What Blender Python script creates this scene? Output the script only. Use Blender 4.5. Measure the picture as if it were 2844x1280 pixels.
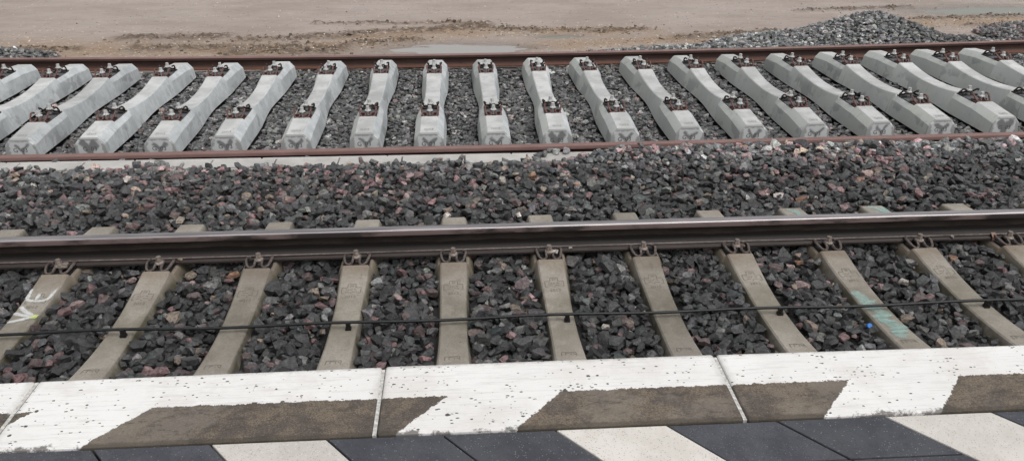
import bpy, bmesh, math, random
import numpy as np
from mathutils import Vector, Matrix

R = math.radians
for o in list(bpy.data.objects):
    bpy.data.objects.remove(o, do_unlink=True)
scene = bpy.context.scene
COL = scene.collection

# ------------------------------------------------------------------ camera
cam_d = bpy.data.cameras.new('camera')
cam = bpy.data.objects.new('camera', cam_d)
COL.objects.link(cam)
cR = Vector((0.99819627, -0.06000664, -0.00184667))
cU = Vector((0.0283218, 0.44355879, 0.89579767))
cF = Vector((0.05293471, 0.8942342, -0.44445823))
m = Matrix((cR, cU, -cF)).transposed().to_4x4()
m.translation = Vector((0.1046, -3.7810, 2.3714))
cam.matrix_world = m
cam_d.sensor_width = 36.0
cam_d.lens = 36.0 * 2220.2 / 2844.0
cam_d.clip_end = 2000.0
scene.camera = cam

# ------------------------------------------------------------------ sky and sun (overcast)
SUN_EL, SUN_AZ = 62.0, 140.0            # azimuth measured from +Y (away from camera) towards +X
world = bpy.data.worlds.new('World')
scene.world = world
world.use_nodes = True
wt = world.node_tree
bg = wt.nodes['Background']
sky = wt.nodes.new('ShaderNodeTexSky')
sky.sky_type = 'NISHITA'
sky.sun_disc = False
sky.sun_elevation = R(SUN_EL)
sky.sun_rotation = R(SUN_AZ)
sky.dust_density = 4.0
sky.air_density = 1.0
hs = wt.nodes.new('ShaderNodeHueSaturation')
hs.inputs['Saturation'].default_value = 0.10
wt.links.new(sky.outputs[0], hs.inputs['Color'])
wt.links.new(hs.outputs[0], bg.inputs['Color'])
bg.inputs['Strength'].default_value = 0.137
sd = bpy.data.lights.new('sun', 'SUN')
sd.energy = 0.65
sd.angle = R(40)
sd.color = (1.0, 0.975, 0.94)
sun = bpy.data.objects.new('sun', sd)
COL.objects.link(sun)
sdir = Vector((math.sin(R(SUN_AZ)) * math.cos(R(SUN_EL)), math.cos(R(SUN_AZ)) * math.cos(R(SUN_EL)), math.sin(R(SUN_EL))))
sun.rotation_euler = sdir.to_track_quat('Z', 'Y').to_euler()
sun.location = (0, 0, 12)
vs = scene.view_settings
vs.view_transform = 'Standard'
vs.look = 'None'
vs.exposure = 0.10
vs.gamma = 1.0
scene.render.engine = 'CYCLES'

rng = np.random.default_rng(7)
rnd = random.Random(11)

# ------------------------------------------------------------------ node helpers
class NT:
    def __init__(s, name):
        s.mat = bpy.data.materials.new(name)
        s.mat.use_nodes = True
        s.t = s.mat.node_tree
        s.b = s.t.nodes['Principled BSDF']
        s.out = s.t.nodes['Material Output']
    def n(s, typ, **kw):
        nd = s.t.nodes.new(typ)
        for k, v in kw.items():
            setattr(nd, k, v)
        return nd
    def l(s, a, b):
        s.t.links.new(a, b)
    def put(s, sock, v):
        if hasattr(v, 'is_output') or isinstance(v, bpy.types.NodeSocket):
            s.l(v, sock)
        elif isinstance(v, (tuple, list)) and len(v) == 3 and sock.type == 'RGBA':
            sock.default_value = (*v, 1)
        else:
            sock.default_value = v
    def pos(s):
        return s.n('ShaderNodeNewGeometry').outputs['Position']
    def obj(s):
        return s.n('ShaderNodeTexCoord').outputs['Object']
    def xyz(s, v):
        nd = s.n('ShaderNodeSeparateXYZ'); s.l(v, nd.inputs[0])
        return nd.outputs
    def math(s, op, a, b=0.0, c=None, clamp=False):
        nd = s.n('ShaderNodeMath', operation=op, use_clamp=clamp)
        s.put(nd.inputs[0], a); s.put(nd.inputs[1], b)
        if c is not None: s.put(nd.inputs[2], c)
        return nd.outputs[0]
    def vm(s, op, a, b=(0, 0, 0)):
        nd = s.n('ShaderNodeVectorMath', operation=op)
        s.put(nd.inputs[0], a); s.put(nd.inputs[1], b)
        return nd.outputs['Value'] if op in ('LENGTH', 'DISTANCE', 'DOT_PRODUCT') else nd.outputs[0]
    def noise(s, vec, scale, detail=4.0, rough=0.6, dist=0.0, col=False):
        nd = s.n('ShaderNodeTexNoise')
        s.l(vec, nd.inputs['Vector'])
        nd.inputs['Scale'].default_value = scale
        nd.inputs['Detail'].default_value = detail
        nd.inputs['Roughness'].default_value = rough
        nd.inputs['Distortion'].default_value = dist
        return nd.outputs['Color' if col else 'Fac']
    def voro(s, vec, scale, feature='F1', rand=1.0):
        nd = s.n('ShaderNodeTexVoronoi', feature=feature)
        s.l(vec, nd.inputs['Vector'])
        nd.inputs['Scale'].default_value = scale
        nd.inputs['Randomness'].default_value = rand
        return nd.outputs
    def mapr(s, v, a, b, c=0.0, d=1.0, smooth=True):
        nd = s.n('ShaderNodeMapRange')
        if smooth: nd.interpolation_type = 'SMOOTHSTEP'
        s.l(v, nd.inputs[0])
        for i, q in enumerate((a, b, c, d)):
            s.put(nd.inputs[1 + i], q)
        return nd.outputs[0]
    def mix(s, f, a, b, mode='MIX'):
        nd = s.n('ShaderNodeMix', data_type='RGBA', blend_type=mode)
        s.put(nd.inputs[0], f); s.put(nd.inputs[6], a); s.put(nd.inputs[7], b)
        return nd.outputs[2]
    def scalev(s, v, k):
        nd = s.n('ShaderNodeMapping'); s.l(v, nd.inputs[0]); nd.inputs['Scale'].default_value = k
        return nd.outputs[0]
    def bump(s, h, strength=0.3, dist=0.01):
        nd = s.n('ShaderNodeBump')
        nd.inputs['Strength'].default_value = strength
        nd.inputs['Distance'].default_value = dist
        s.l(h, nd.inputs['Height'])
        s.l(nd.outputs[0], s.b.inputs['Normal'])
    def fin(s, color, rough=0.7, spec=0.5, metal=0.0):
        s.put(s.b.inputs['Base Color'], color)
        s.put(s.b.inputs['Roughness'], rough)
        s.put(s.b.inputs['Specular IOR Level'], spec)
        s.put(s.b.inputs['Metallic'], metal)
        return s.mat

MT = {}
def stone_material(name, by_object):
    k = NT(name)
    if by_object:
        c = k.n('ShaderNodeObjectInfo').outputs['Color']
    else:
        c = k.n('ShaderNodeVertexColor', layer_name='Col').outputs[0]
    p = k.pos()
    a = k.noise(p, 45, 5, 0.7)
    f = k.mapr(a, 0.36, 0.66, 0.62, 1.55)
    cc = k.n('ShaderNodeVectorMath', operation='SCALE'); k.l(c, cc.inputs[0]); k.l(f, cc.inputs['Scale'])
    v = k.mapr(k.noise(p, 160, 3, 0.7), 0.60, 0.76, 0.0, 0.35)
    col = k.mix(v, cc.outputs[0], (0.34, 0.32, 0.29))
    k.bump(k.noise(p, 75, 5, 0.7), 0.75, 0.012)
    return k.fin(col, k.mapr(k.noise(p, 20, 2), 0.3, 0.7, 0.30, 0.62), 0.6)
MT['stone'] = stone_material('ballast_stone', False)
MT['stone_obj'] = stone_material('single_ballast_stone', True)

def simple(name, col, rough=0.7, var=0.25, scale=30, bump=0.2, metal=0.0, spec=0.5):
    k = NT(name); p = k.obj()
    a = k.noise(p, scale, 5, 0.65)
    lo = tuple(max(0, c * (1 - var)) for c in col); hi = tuple(min(1, c * (1 + var)) for c in col)
    k.bump(k.noise(p, scale * 4, 3), bump, 0.004)
    return k.fin(k.mix(k.mapr(a, 0.3, 0.7), lo, hi), rough, spec, metal)

MT['bed'] = simple('dark_ballast_base', (0.018, 0.017, 0.017), 0.9, 0.4, 25)  # near-black, so the shade in gaps between stones is in its colour
MT['heapcore'] = simple('heap_core', (0.05, 0.052, 0.055), 0.9, 0.4, 25)
MT['rustclip'] = simple('rusted_spring_steel', (0.135, 0.066, 0.055), 0.6, 0.5, 60, 0.4)
MT['darkclip'] = simple('dark_spring_steel', (0.035, 0.024, 0.022), 0.55, 0.5, 60, 0.4)
MT['oldclip'] = simple('brown_spring_steel', (0.115, 0.092, 0.082), 0.55, 0.45, 60, 0.4)
MT['screw_new'] = simple('galvanised_screw', (0.50, 0.50, 0.49), 0.5, 0.25, 50, 0.1)
MT['screw_old'] = simple('weathered_screw', (0.24, 0.20, 0.175), 0.6, 0.45, 60, 0.3)
MT['plate'] = simple('black_guide_plate', (0.016, 0.015, 0.016), 0.5, 0.3, 40, 0.1)
MT['plate_red'] = simple('rust_stained_guide_plate', (0.05, 0.022, 0.018), 0.6, 0.4, 40, 0.1)
MT['pad'] = simple('grey_rail_pad', (0.10, 0.10, 0.105), 0.55, 0.4, 40, 0.1)
MT['cable'] = simple('black_cable_sheath', (0.016, 0.017, 0.018), 0.45, 0.3, 30, 0.1)
MT['footcable'] = simple('greasy_brown_cable', (0.17, 0.145, 0.137), 0.5, 0.3, 30, 0.1)
MT['clampblack'] = simple('black_cable_clamp', (0.008, 0.008, 0.008), 0.5, 0.3, 30, 0.1)
MT['bracket'] = simple('rusty_bracket_steel', (0.24, 0.15, 0.11), 0.6, 0.4, 40, 0.2)
MT['cap'] = simple('blue_plastic', (0.02, 0.19, 0.62), 0.4, 0.08, 30, 0.05)
MT['stamp_old'] = simple('stamped_mark_shadow', (0.165, 0.140, 0.115), 0.9, 0.4, 60, 0.2)
MT['stamp_new'] = simple('stamped_letter_grey', (0.27, 0.27, 0.265), 0.9, 0.3, 60, 0.2)
MT['stamp_dark'] = simple('dark_printed_letter', (0.09, 0.09, 0.09), 0.9, 0.3, 60, 0.2)
MT['mortar'] = simple('joint_mortar', (0.55, 0.54, 0.51), 0.9, 0.35, 60, 0.5)

def rust_rail(name, dark, mid, light):
    k = NT(name); p = k.obj()
    st = k.scalev(p, (0.25, 1, 1))
    a = k.noise(st, 14, 5, 0.7)
    b = k.noise(p, 70, 4, 0.7)
    col = k.mix(k.mapr(a, 0.3, 0.7), dark, mid)
    col = k.mix(k.mapr(b, 0.55, 0.8, 0, 0.6), col, light)
    k.bump(b, 0.4, 0.004)
    return k.fin(col, 0.62, 0.4)
MT['rust_side'] = rust_rail('rust_brown_rail_side', (0.045, 0.024, 0.019), (0.075, 0.040, 0.031), (0.11, 0.062, 0.048))
MT['rust_top'] = rust_rail('rust_rose_rail_head', (0.20, 0.118, 0.105), (0.255, 0.155, 0.140), (0.31, 0.20, 0.18))
MT['rust_foot'] = rust_rail('rust_red_rail_foot', (0.10, 0.044, 0.030), (0.14, 0.062, 0.042), (0.17, 0.09, 0.06))
def oily_web(name):
    k = NT(name); p = k.obj(); s = k.xyz(p)
    b = k.noise(p, 60, 5, 0.7)
    col = k.mix(k.mapr(k.noise(k.scalev(p, (0.3, 1, 1)), 10, 5, 0.7), 0.38, 0.62), (0.030, 0.023, 0.020), (0.052, 0.042, 0.036))
    h = k.math('ADD', s[2], k.math('MULTIPLY', k.math('SUBTRACT', k.noise(k.scalev(p, (1, 0.01, 0.01)), 2.2, 6, 0.65), 0.5), 0.06))
    col = k.mix(k.mapr(h, 0.078, 0.074), col, (0.012, 0.0085, 0.008))
    k.bump(b, 0.35, 0.003)
    return k.fin(col, 0.6, 0.35)
MT['old_web'] = oily_web('oily_brown_rail_web')
MT['old_foot'] = rust_rail('oily_brown_rail_foot', (0.028, 0.020, 0.018), (0.048, 0.036, 0.032), (0.085, 0.066, 0.058))
k = NT('dark_rail_head_side'); p = k.obj()
a = k.noise(k.scalev(p, (0.35, 1, 1)), 9, 4, 0.6)
col = k.mix(k.mapr(a, 0.42, 0.62), (0.17, 0.125, 0.118), (0.035, 0.027, 0.026))
MT['head_side'] = k.fin(col, 0.45, 0.5, 0.0)
k = NT('polished_rail_top'); p = k.obj()
a = k.noise(k.scalev(p, (0.06, 1, 1)), 30, 4, 0.6)
MT['polish'] = k.fin(k.mix(k.mapr(a, 0.3, 0.7), (0.40, 0.37, 0.375), (0.54, 0.51, 0.515)), k.mapr(a, 0.38, 0.62, 0.40, 0.58), 0.5, 1.0)

# weathered (old) sleeper concrete
k = NT('weathered_tan_concrete'); p = k.obj()
oi = k.n('ShaderNodeObjectInfo')
off = k.n('ShaderNodeCombineXYZ'); k.l(k.math('MULTIPLY', oi.outputs['Random'], 37.0), off.inputs[0])
pp = k.vm('ADD', p, off.outputs[0])
s = k.xyz(p)
col = k.mix(k.mapr(k.noise(pp, 5, 6, 0.65), 0.3, 0.7), (0.268, 0.242, 0.207), (0.375, 0.345, 0.302))
col = k.mix(k.mapr(k.noise(pp, 90, 4, 0.7), 0.35, 0.7, 0.0, 0.35), col, (0.16, 0.13, 0.10))
brown = k.mapr(k.math('ADD', s[1], k.math('MULTIPLY', k.noise(pp, 12, 3), 0.25)), 0.50, 0.72)
brown = k.math('MULTIPLY', brown, k.mapr(s[1], 1.0, 0.9))
col = k.mix(k.math('MULTIPLY', brown, 0.5), col, (0.17, 0.122, 0.078))
moss = k.math('MULTIPLY', k.mapr(s[2], -0.025, -0.075), k.mapr(k.noise(pp, 9, 4), 0.3, 0.6, 0.3, 0.95))
col = k.mix(moss, col, (0.105, 0.095, 0.062))
pit = k.voro(pp, 26)
pm = k.math('MULTIPLY', k.math('LESS_THAN', pit['Distance'], 0.09), k.math('GREATER_THAN', k.xyz(pit['Color'])[0], 0.72))
col = k.mix(k.math('MULTIPLY', pm, 0.75), col, (0.06, 0.045, 0.035))
col = k.mix(k.mapr(k.noise(k.scalev(pp, (3, 1, 1)), 7, 6, 0.75), 0.56, 0.72, 0, 0.45), col, (0.15, 0.125, 0.10))
tn_ = k.mapr(oi.outputs['Random'], 0, 1, 0.88, 1.12, smooth=False)
sc_ = k.n('ShaderNodeVectorMath', operation='SCALE'); k.l(col, sc_.inputs[0]); k.l(tn_, sc_.inputs['Scale']); col = sc_.outputs[0]
k.bump(k.noise(pp, 70, 5, 0.7), 0.4, 0.005)
MT['conc_old'] = k.fin(col, 0.88, 0.25)

# new pale sleeper concrete with drips, damp zones and a dark dab on the end face
k = NT('new_pale_concrete'); p = k.obj()
oi = k.n('ShaderNodeObjectInfo')
off = k.n('ShaderNodeCombineXYZ')
k.l(k.math('MULTIPLY', oi.outputs['Random'], 53.0), off.inputs[0]); k.l(k.math('MULTIPLY', oi.outputs['Random'], 19.0), off.inputs[1])
pp = k.vm('ADD', p, off.outputs[0])
s = k.xyz(p)
geo = k.n('ShaderNodeNewGeometry')
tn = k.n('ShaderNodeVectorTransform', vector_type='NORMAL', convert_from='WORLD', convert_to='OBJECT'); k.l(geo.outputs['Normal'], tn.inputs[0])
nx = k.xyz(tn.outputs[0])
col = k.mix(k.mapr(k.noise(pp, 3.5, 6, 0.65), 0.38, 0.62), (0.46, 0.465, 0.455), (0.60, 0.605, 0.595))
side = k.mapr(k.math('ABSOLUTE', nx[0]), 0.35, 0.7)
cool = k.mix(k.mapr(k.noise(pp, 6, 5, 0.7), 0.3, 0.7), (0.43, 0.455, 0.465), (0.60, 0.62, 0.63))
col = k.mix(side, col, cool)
lf = k.math('MULTIPLY', k.mapr(nx[0], -0.3, -0.7), k.mapr(k.noise(pp, 2.2, 4), 0.3, 0.6, 0.55, 1.0))  # left-facing sides: weaker light there is offset by a lifted colour
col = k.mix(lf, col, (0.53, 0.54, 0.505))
dr = k.noise(k.scalev(pp, (6, 62, 3.0)), 1.0, 4, 0.75)
col = k.mix(k.math('MULTIPLY', k.mapr(dr, 0.57, 0.66, 0, 0.75), k.math('MULTIPLY', side, k.mapr(k.noise(pp, 3.0, 2), 0.42, 0.6))), col, (0.26, 0.27, 0.27))
damp = k.math('MULTIPLY', k.mapr(k.noise(pp, 2.6, 4, 0.6), 0.56, 0.60), k.mapr(s[2], -0.02, -0.12))
col = k.mix(k.math('MULTIPLY', damp, 0.5), col, (0.24, 0.25, 0.25))
pit = k.voro(pp, 22)
pm = k.math('MULTIPLY', k.math('LESS_THAN', pit['Distance'], 0.10), k.math('GREATER_THAN', k.xyz(pit['Color'])[0], 0.75))
col = k.mix(k.math('MULTIPLY', pm, 0.5), col, (0.2, 0.2, 0.19))
blot = k.mapr(k.noise(k.scalev(pp, (2, 1, 1)), 4.5, 6, 0.72), 0.55, 0.70, 0, 0.55)
col = k.mix(blot, col, (0.31, 0.32, 0.31))
tn_ = k.mapr(oi.outputs['Random'], 0, 1, 0.90, 1.10, smooth=False)
sc_ = k.n('ShaderNodeVectorMath', operation='SCALE'); k.l(col, sc_.inputs[0]); k.l(tn_, sc_.inputs['Scale']); col = sc_.outputs[0]
# end face: pale skin, its colour lifted to offset weaker light, grey rim, dark Y-shaped dab
endm = k.math('LESS_THAN', s[1], -1.291)
w = k.noise(pp, 11, 1.5, 0.5, col=True)
wv = k.xyz(w)
ax = k.math('ADD', k.math('ABSOLUTE', k.math('ADD', k.math('ADD', s[0], k.math('MULTIPLY', k.math('SUBTRACT', oi.outputs['Random'], 0.5), 0.03)), k.math('MULTIPLY', k.math('SUBTRACT', wv[0], 0.5), 0.05))), 0.0)
az = k.math('ADD', s[2], k.math('MULTIPLY', k.math('SUBTRACT', wv[1], 0.5), 0.055))
px_, pz_ = ax, k.math('SUBTRACT', az, -0.145)
dx, dz = 0.052, 0.055
h = k.math('DIVIDE', k.math('ADD', k.math('MULTIPLY', px_, dx), k.math('MULTIPLY', pz_, dz)), dx * dx + dz * dz, clamp=True)
ddx = k.math('SUBTRACT', px_, k.math('MULTIPLY', h, dx)); ddz = k.math('SUBTRACT', pz_, k.math('MULTIPLY', h, dz))
d1 = k.math('SQRT', k.math('ADD', k.math('MULTIPLY', ddx, ddx), k.math('MULTIPLY', ddz, ddz)))
stem = k.math('ADD', k.math('ABSOLUTE', px_), k.math('MAXIMUM', k.math('MULTIPLY', k.math('ADD', pz_, 0.0), 0.8), 0.0))
dd = k.math('MINIMUM', d1, stem)
rad = k.math('ADD', 0.011, k.math('MULTIPLY', k.math('POWER', oi.outputs['Random'], 2.0), 0.034))
dab = k.math('MULTIPLY', k.mapr(k.math('SUBTRACT', k.math('ADD', dd, k.math('MULTIPLY', k.math('SUBTRACT', k.noise(pp, 55, 3, 0.7), 0.5), 0.02)), rad), 0.012, -0.010, 0.0, 0.78), endm)
skin = k.mapr(k.math('ADD', k.math('MULTIPLY', ax, 1.0), k.math('MULTIPLY', k.noise(pp, 30, 3), 0.06)), 0.14, 0.125)
top = k.mapr(k.math('ADD', s[2], k.math('MULTIPLY', k.noise(pp, 40, 3), 0.05)), -0.030, -0.045)
ecol = k.mix(k.math('MULTIPLY', skin, top), (0.36, 0.37, 0.36), (0.62, 0.635, 0.63))
col = k.mix(endm, col, ecol)
col = k.mix(dab, col, (0.115, 0.118, 0.115))
k.bump(k.noise(pp, 60, 5, 0.7), 0.2, 0.004)
MT['conc_new'] = k.fin(col, 0.85, 0.25)

# cable trough concrete
k = NT('trough_concrete'); p = k.pos()
col = k.mix(k.mapr(k.noise(p, 4, 6, 0.65), 0.3, 0.7), (0.42, 0.405, 0.385), (0.54, 0.525, 0.50))
col = k.mix(k.mapr(k.noise(k.scalev(p, (1, 4, 4)), 12, 5, 0.7), 0.60, 0.75, 0, 0.5), col, (0.22, 0.19, 0.16))
k.bump(k.noise(p, 80, 4), 0.2, 0.004)
MT['trough'] = k.fin(col, 0.85, 0.25)

# platform edge slab: white paint with chips, bare brown fields
k = NT('painted_edge_slab'); p = k.pos()
s = k.xyz(p)
wob = k.noise(p, 38, 6, 0.8, col=True)
wx = k.math('MULTIPLY', k.math('SUBTRACT', k.xyz(wob)[0], 0.5), 0.045)
wy = k.math('MULTIPLY', k.math('SUBTRACT', k.xyz(wob)[1], 0.5), 0.040)
yy = k.math('ADD', s[1], wy)
u = k.math('SUBTRACT', k.math('ADD', s[0], wx), k.math('MULTIPLY', k.math('ADD', yy, 1.69), 0.9))
bands = None
for a_, b_ in ((-3.6, -2.62), (-2.23, -1.29), (-0.918, 0.017), (0.387, 1.351), (1.729, 2.66), (3.05, 4.0)):
    q = k.math('MULTIPLY', k.math('GREATER_THAN', u, a_), k.math('LESS_THAN', u, b_))
    bands = q if bands is None else k.math('MAXIMUM', bands, q)
bare = k.math('MULTIPLY', bands, k.math('LESS_THAN', yy, -1.688))
bare = k.math('MAXIMUM', bare, k.math('LESS_THAN', k.math('ADD', s[2], k.math('MULTIPLY', wx, 0.5)), 0.60))
chip = k.voro(k.vm('ADD', k.scalev(p, (1, 1.25, 1)), k.vm('MULTIPLY', wob, (0.02, 0.02, 0.0))), 34)
cr = k.xyz(chip['Color'])
den = k.mapr(k.noise(p, 5.5, 4, 0.6), 0.42, 0.72)
rad = k.math('MULTIPLY', k.math('MULTIPLY', cr[0], cr[0]), k.math('ADD', 0.16, k.math('MULTIPLY', den, 0.22)))
has = k.math('GREATER_THAN', k.math('ADD', cr[1], k.math('MULTIPLY', den, 0.42)), 0.80)
chips = k.math('MULTIPLY', k.math('LESS_THAN', chip['Distance'], rad), has)
chip2 = k.voro(k.vm('ADD', k.scalev(p, (0.8, 1.5, 1)), k.vm('MULTIPLY', wob, (0.012, 0.012, 0.0))), 85)
c2 = k.xyz(chip2['Color'])
chips2 = k.math('MULTIPLY', k.math('LESS_THAN', chip2['Distance'], k.math('MULTIPLY', c2[0], 0.42)), k.math('GREATER_THAN', k.math('ADD', c2[1], k.math('MULTIPLY', den, 0.40)), 0.92))
chips = k.math('MAXIMUM', chips, chips2)
grain = k.noise(p, 210, 3, 0.7)
sp = k.voro(p, 240)
spm = k.math('MULTIPLY', k.math('LESS_THAN', sp['Distance'], 0.28), k.math('GREATER_THAN', k.xyz(sp['Color'])[0], 0.86))
brown = k.mix(k.mapr(k.noise(p, 7, 5, 0.7), 0.40, 0.60), (0.125, 0.104, 0.088), (0.215, 0.172, 0.128))
brown = k.mix(k.mapr(grain, 0.42, 0.58, 0, 0.6), brown, (0.05, 0.042, 0.037))
brown = k.mix(k.mapr(k.noise(p, 3.2, 6, 0.75), 0.46, 0.60, 0, 0.5), brown, (0.24, 0.21, 0.175))
brown = k.mix(k.mapr(k.noise(k.scalev(p, (0.6, 1.6, 1)), 24, 5, 0.75), 0.52, 0.64, 0, 0.65), brown, (0.06, 0.052, 0.046))
brown = k.mix(k.math('MULTIPLY', spm, 0.6), brown, (0.36, 0.32, 0.27))
edge = k.mapr(k.math('ADD', s[1], k.math('MULTIPLY', k.noise(p, 25, 3), 0.02)), -1.832, -1.846)
brown = k.mix(k.math('MULTIPLY', edge, 0.6), brown, (0.055, 0.048, 0.038))
white = k.mix(k.mapr(k.noise(p, 3, 5, 0.6), 0.3, 0.7), (0.80, 0.785, 0.765), (0.86, 0.85, 0.83))
white = k.mix(k.mapr(k.noise(k.scalev(p, (0.35, 5, 1)), 16, 6, 0.8), 0.50, 0.64, 0, 0.36), white, (0.50, 0.485, 0.46))
white = k.mix(k.mapr(k.noise(p, 2.6, 5, 0.7), 0.48, 0.62, 0, 0.4), white, (0.66, 0.62, 0.58))
white = k.mix(k.mapr(k.noise(p, 120, 4, 0.8), 0.58, 0.74, 0, 0.45), white, (0.42, 0.40, 0.38))
jd = k.math('ABSOLUTE', k.math('SUBTRACT', k.math('FRACT', k.math('DIVIDE', k.math('ADD', s[0], 0.201 + 1.148 * 8.5), 1.148)), 0.5))
white = k.mix(k.mapr(k.math('ADD', jd, k.math('MULTIPLY', k.noise(p, 14, 5, 0.7), 0.05)), 0.055, 0.02, 0, 0.5), white, (0.40, 0.37, 0.34))
fe = k.mapr(k.math('ADD', s[1], k.math('MULTIPLY', k.noise(p, 30, 5, 0.75), 0.05)), -1.515, -1.490, 0, 0.6)
white = k.mix(fe, white, (0.36, 0.34, 0.32))
bk = k.mapr(k.math('ADD', s[1], k.math('MULTIPLY', k.math('SUBTRACT', k.noise(p, 9, 6, 0.8), 0.5), 0.16)), -1.852, -1.868, 0, 0.85)
white = k.mix(bk, white, (0.10, 0.09, 0.08))
col = k.mix(chips, white, (0.085, 0.078, 0.072))
col = k.mix(bare, col, brown)
paintlift = k.math('SUBTRACT', 1.0, k.math('MAXIMUM', bare, chips))
k.bump(k.math('ADD', k.math('MULTIPLY', paintlift, 0.6), k.math('MULTIPLY', grain, 0.9)), 0.35, 0.002)
MT['slab'] = k.fin(col, k.mapr(bare, 0, 1, 0.6, 0.85), 0.35)

def paver_mat(name, lo, hi, speck, speck_d, bright):
    k = NT(name); p = k.pos()
    oi = k.n('ShaderNodeObjectInfo')
    col = k.mix(k.mapr(k.noise(p, 6, 6, 0.75), 0.40, 0.60), lo, hi)
    tone = k.mapr(oi.outputs['Random'], 0, 1, 0.9, 1.1, smooth=False)
    sc = k.n('ShaderNodeVectorMath', operation='SCALE'); k.l(col, sc.inputs[0]); k.l(tone, sc.inputs['Scale'])
    v = k.voro(p, 230); c = k.xyz(v['Color'])
    m1 = k.math('MULTIPLY', k.math('LESS_THAN', v['Distance'], k.math('MULTIPLY', c[2], 0.42)), k.math('GREATER_THAN', c[0], speck_d))
    m2 = k.math('MULTIPLY', k.math('LESS_THAN', v['Distance'], 0.4), k.math('LESS_THAN', c[1], 0.16))
    col = k.mix(k.math('MULTIPLY', m2, 0.6), sc.outputs[0], tuple(x * 0.35 for x in lo))
    col = k.mix(m1, col, speck)
    k.bump(k.noise(p, 260, 3, 0.7), 0.5, 0.002)
    return k.fin(col, 0.7, 0.4)
MT['paver_dark'] = paver_mat('anthracite_paver', (0.056, 0.060, 0.070), (0.078, 0.082, 0.093), (0.20, 0.21, 0.225), 0.84, 1)
MT['paver_light'] = paver_mat('cream_paver', (0.60, 0.565, 0.52), (0.68, 0.645, 0.60), (0.71, 0.68, 0.635), 0.75, 1)
MT['platform_core'] = simple('platform_concrete', (0.20, 0.19, 0.18), 0.9, 0.3, 12, 0.3)

# sand
k = NT('damp_sand'); p = k.pos()
at = k.n('ShaderNodeAttribute', attribute_name='clod').outputs['Fac']
at2 = k.n('ShaderNodeAttribute', attribute_name='ochre').outputs['Fac']
wet = k.n('ShaderNodeAttribute', attribute_name='wet').outputs['Fac']
col = k.mix(k.mapr(k.noise(k.scalev(p, (0.4, 1, 1)), 1.6, 6, 0.65), 0.3, 0.7), (0.36, 0.298, 0.262), (0.455, 0.388, 0.350))
col = k.mix(k.mapr(k.noise(k.scalev(p, (0.5, 1, 1)), 14, 5, 0.7), 0.5, 0.75, 0, 0.5), col, (0.24, 0.185, 0.145))
oc = k.math('MULTIPLY', at2, k.mapr(k.noise(k.scalev(p, (0.5, 1, 1)), 5, 6, 0.75), 0.36, 0.60, 0.25, 0.95))
col = k.mix(oc, col, k.mix(k.mapr(k.noise(p, 18, 4, 0.7), 0.35, 0.65), (0.29, 0.20, 0.13), (0.41, 0.30, 0.205)))
cl = k.math('MULTIPLY', at, k.mapr(k.noise(k.scalev(p, (0.6, 1, 1)), 16, 5, 0.75), 0.36, 0.54, 0.0, 1.0))
col = k.mix(k.math('MULTIPLY', cl, 0.9), col, (0.105, 0.075, 0.052))
v = k.voro(p, 26); c = k.xyz(v['Color'])
fl = k.math('MULTIPLY', k.math('LESS_THAN', v['Distance'], k.math('MULTIPLY', c[2], 0.34)), k.math('GREATER_THAN', k.math('ADD', c[0], k.math('MULTIPLY', at2, 0.22)), 0.95))
col = k.mix(fl, col, (0.74, 0.68, 0.58))
fl2 = k.math('MULTIPLY', k.math('LESS_THAN', v['Distance'], k.math('MULTIPLY', c[2], 0.34)), k.math('LESS_THAN', c[0], 0.05))
col = k.mix(fl2, col, (0.07, 0.05, 0.04))
col = k.mix(k.math('MULTIPLY', wet, 0.55), col, (0.22, 0.185, 0.165))
k.bump(k.noise(p, 40, 6, 0.8), 0.8, 0.02)
MT['sand'] = k.fin(col, k.mapr(wet, 0, 1, 0.75, 0.32), 0.4)

k = NT('muddy_water'); p = k.pos()
k.bump(k.noise(k.scalev(p, (1, 2, 1)), 18, 2), 0.02, 0.004)
MT['water'] = k.fin((0.34, 0.32, 0.29), 0.03, 0.9)  # muddy base lightened so its colour adds to the sky's reflection
k = NT('green_muddy_water'); p = k.pos()
k.bump(k.noise(k.scalev(p, (1, 2, 1)), 18, 2), 0.02, 0.004)
MT['water2'] = k.fin((0.22, 0.22, 0.18), 0.22, 0.6)

def spray(name, c0, c1, cover):
    k = NT(name); p = k.pos()
    e = k.n('ShaderNodeAttribute', attribute_name='edge').outputs['Fac']
    c = k.mix(k.mapr(k.noise(p, 40, 4), 0.35, 0.65), c0, c1)
    a = k.math('MULTIPLY', k.mapr(k.math('ADD', e, k.math('MULTIPLY', k.math('SUBTRACT', k.noise(p, 70, 4, 0.7), 0.5), 0.9)), 0.05, 0.55), cover)
    k.l(a, k.b.inputs['Alpha'])
    return k.fin(c, 0.75, 0.3)
MT['spray_white'] = spray('white_spray_paint', (0.62, 0.62, 0.60), (0.78, 0.78, 0.76), 0.8)
MT['spray_lime'] = spray('lime_spray_paint', (0.58, 0.68, 0.22), (0.74, 0.82, 0.40), 0.8)
MT['spray_teal'] = spray('teal_spray_paint', (0.33, 0.50, 0.46), (0.46, 0.63, 0.58), 0.5)

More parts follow.
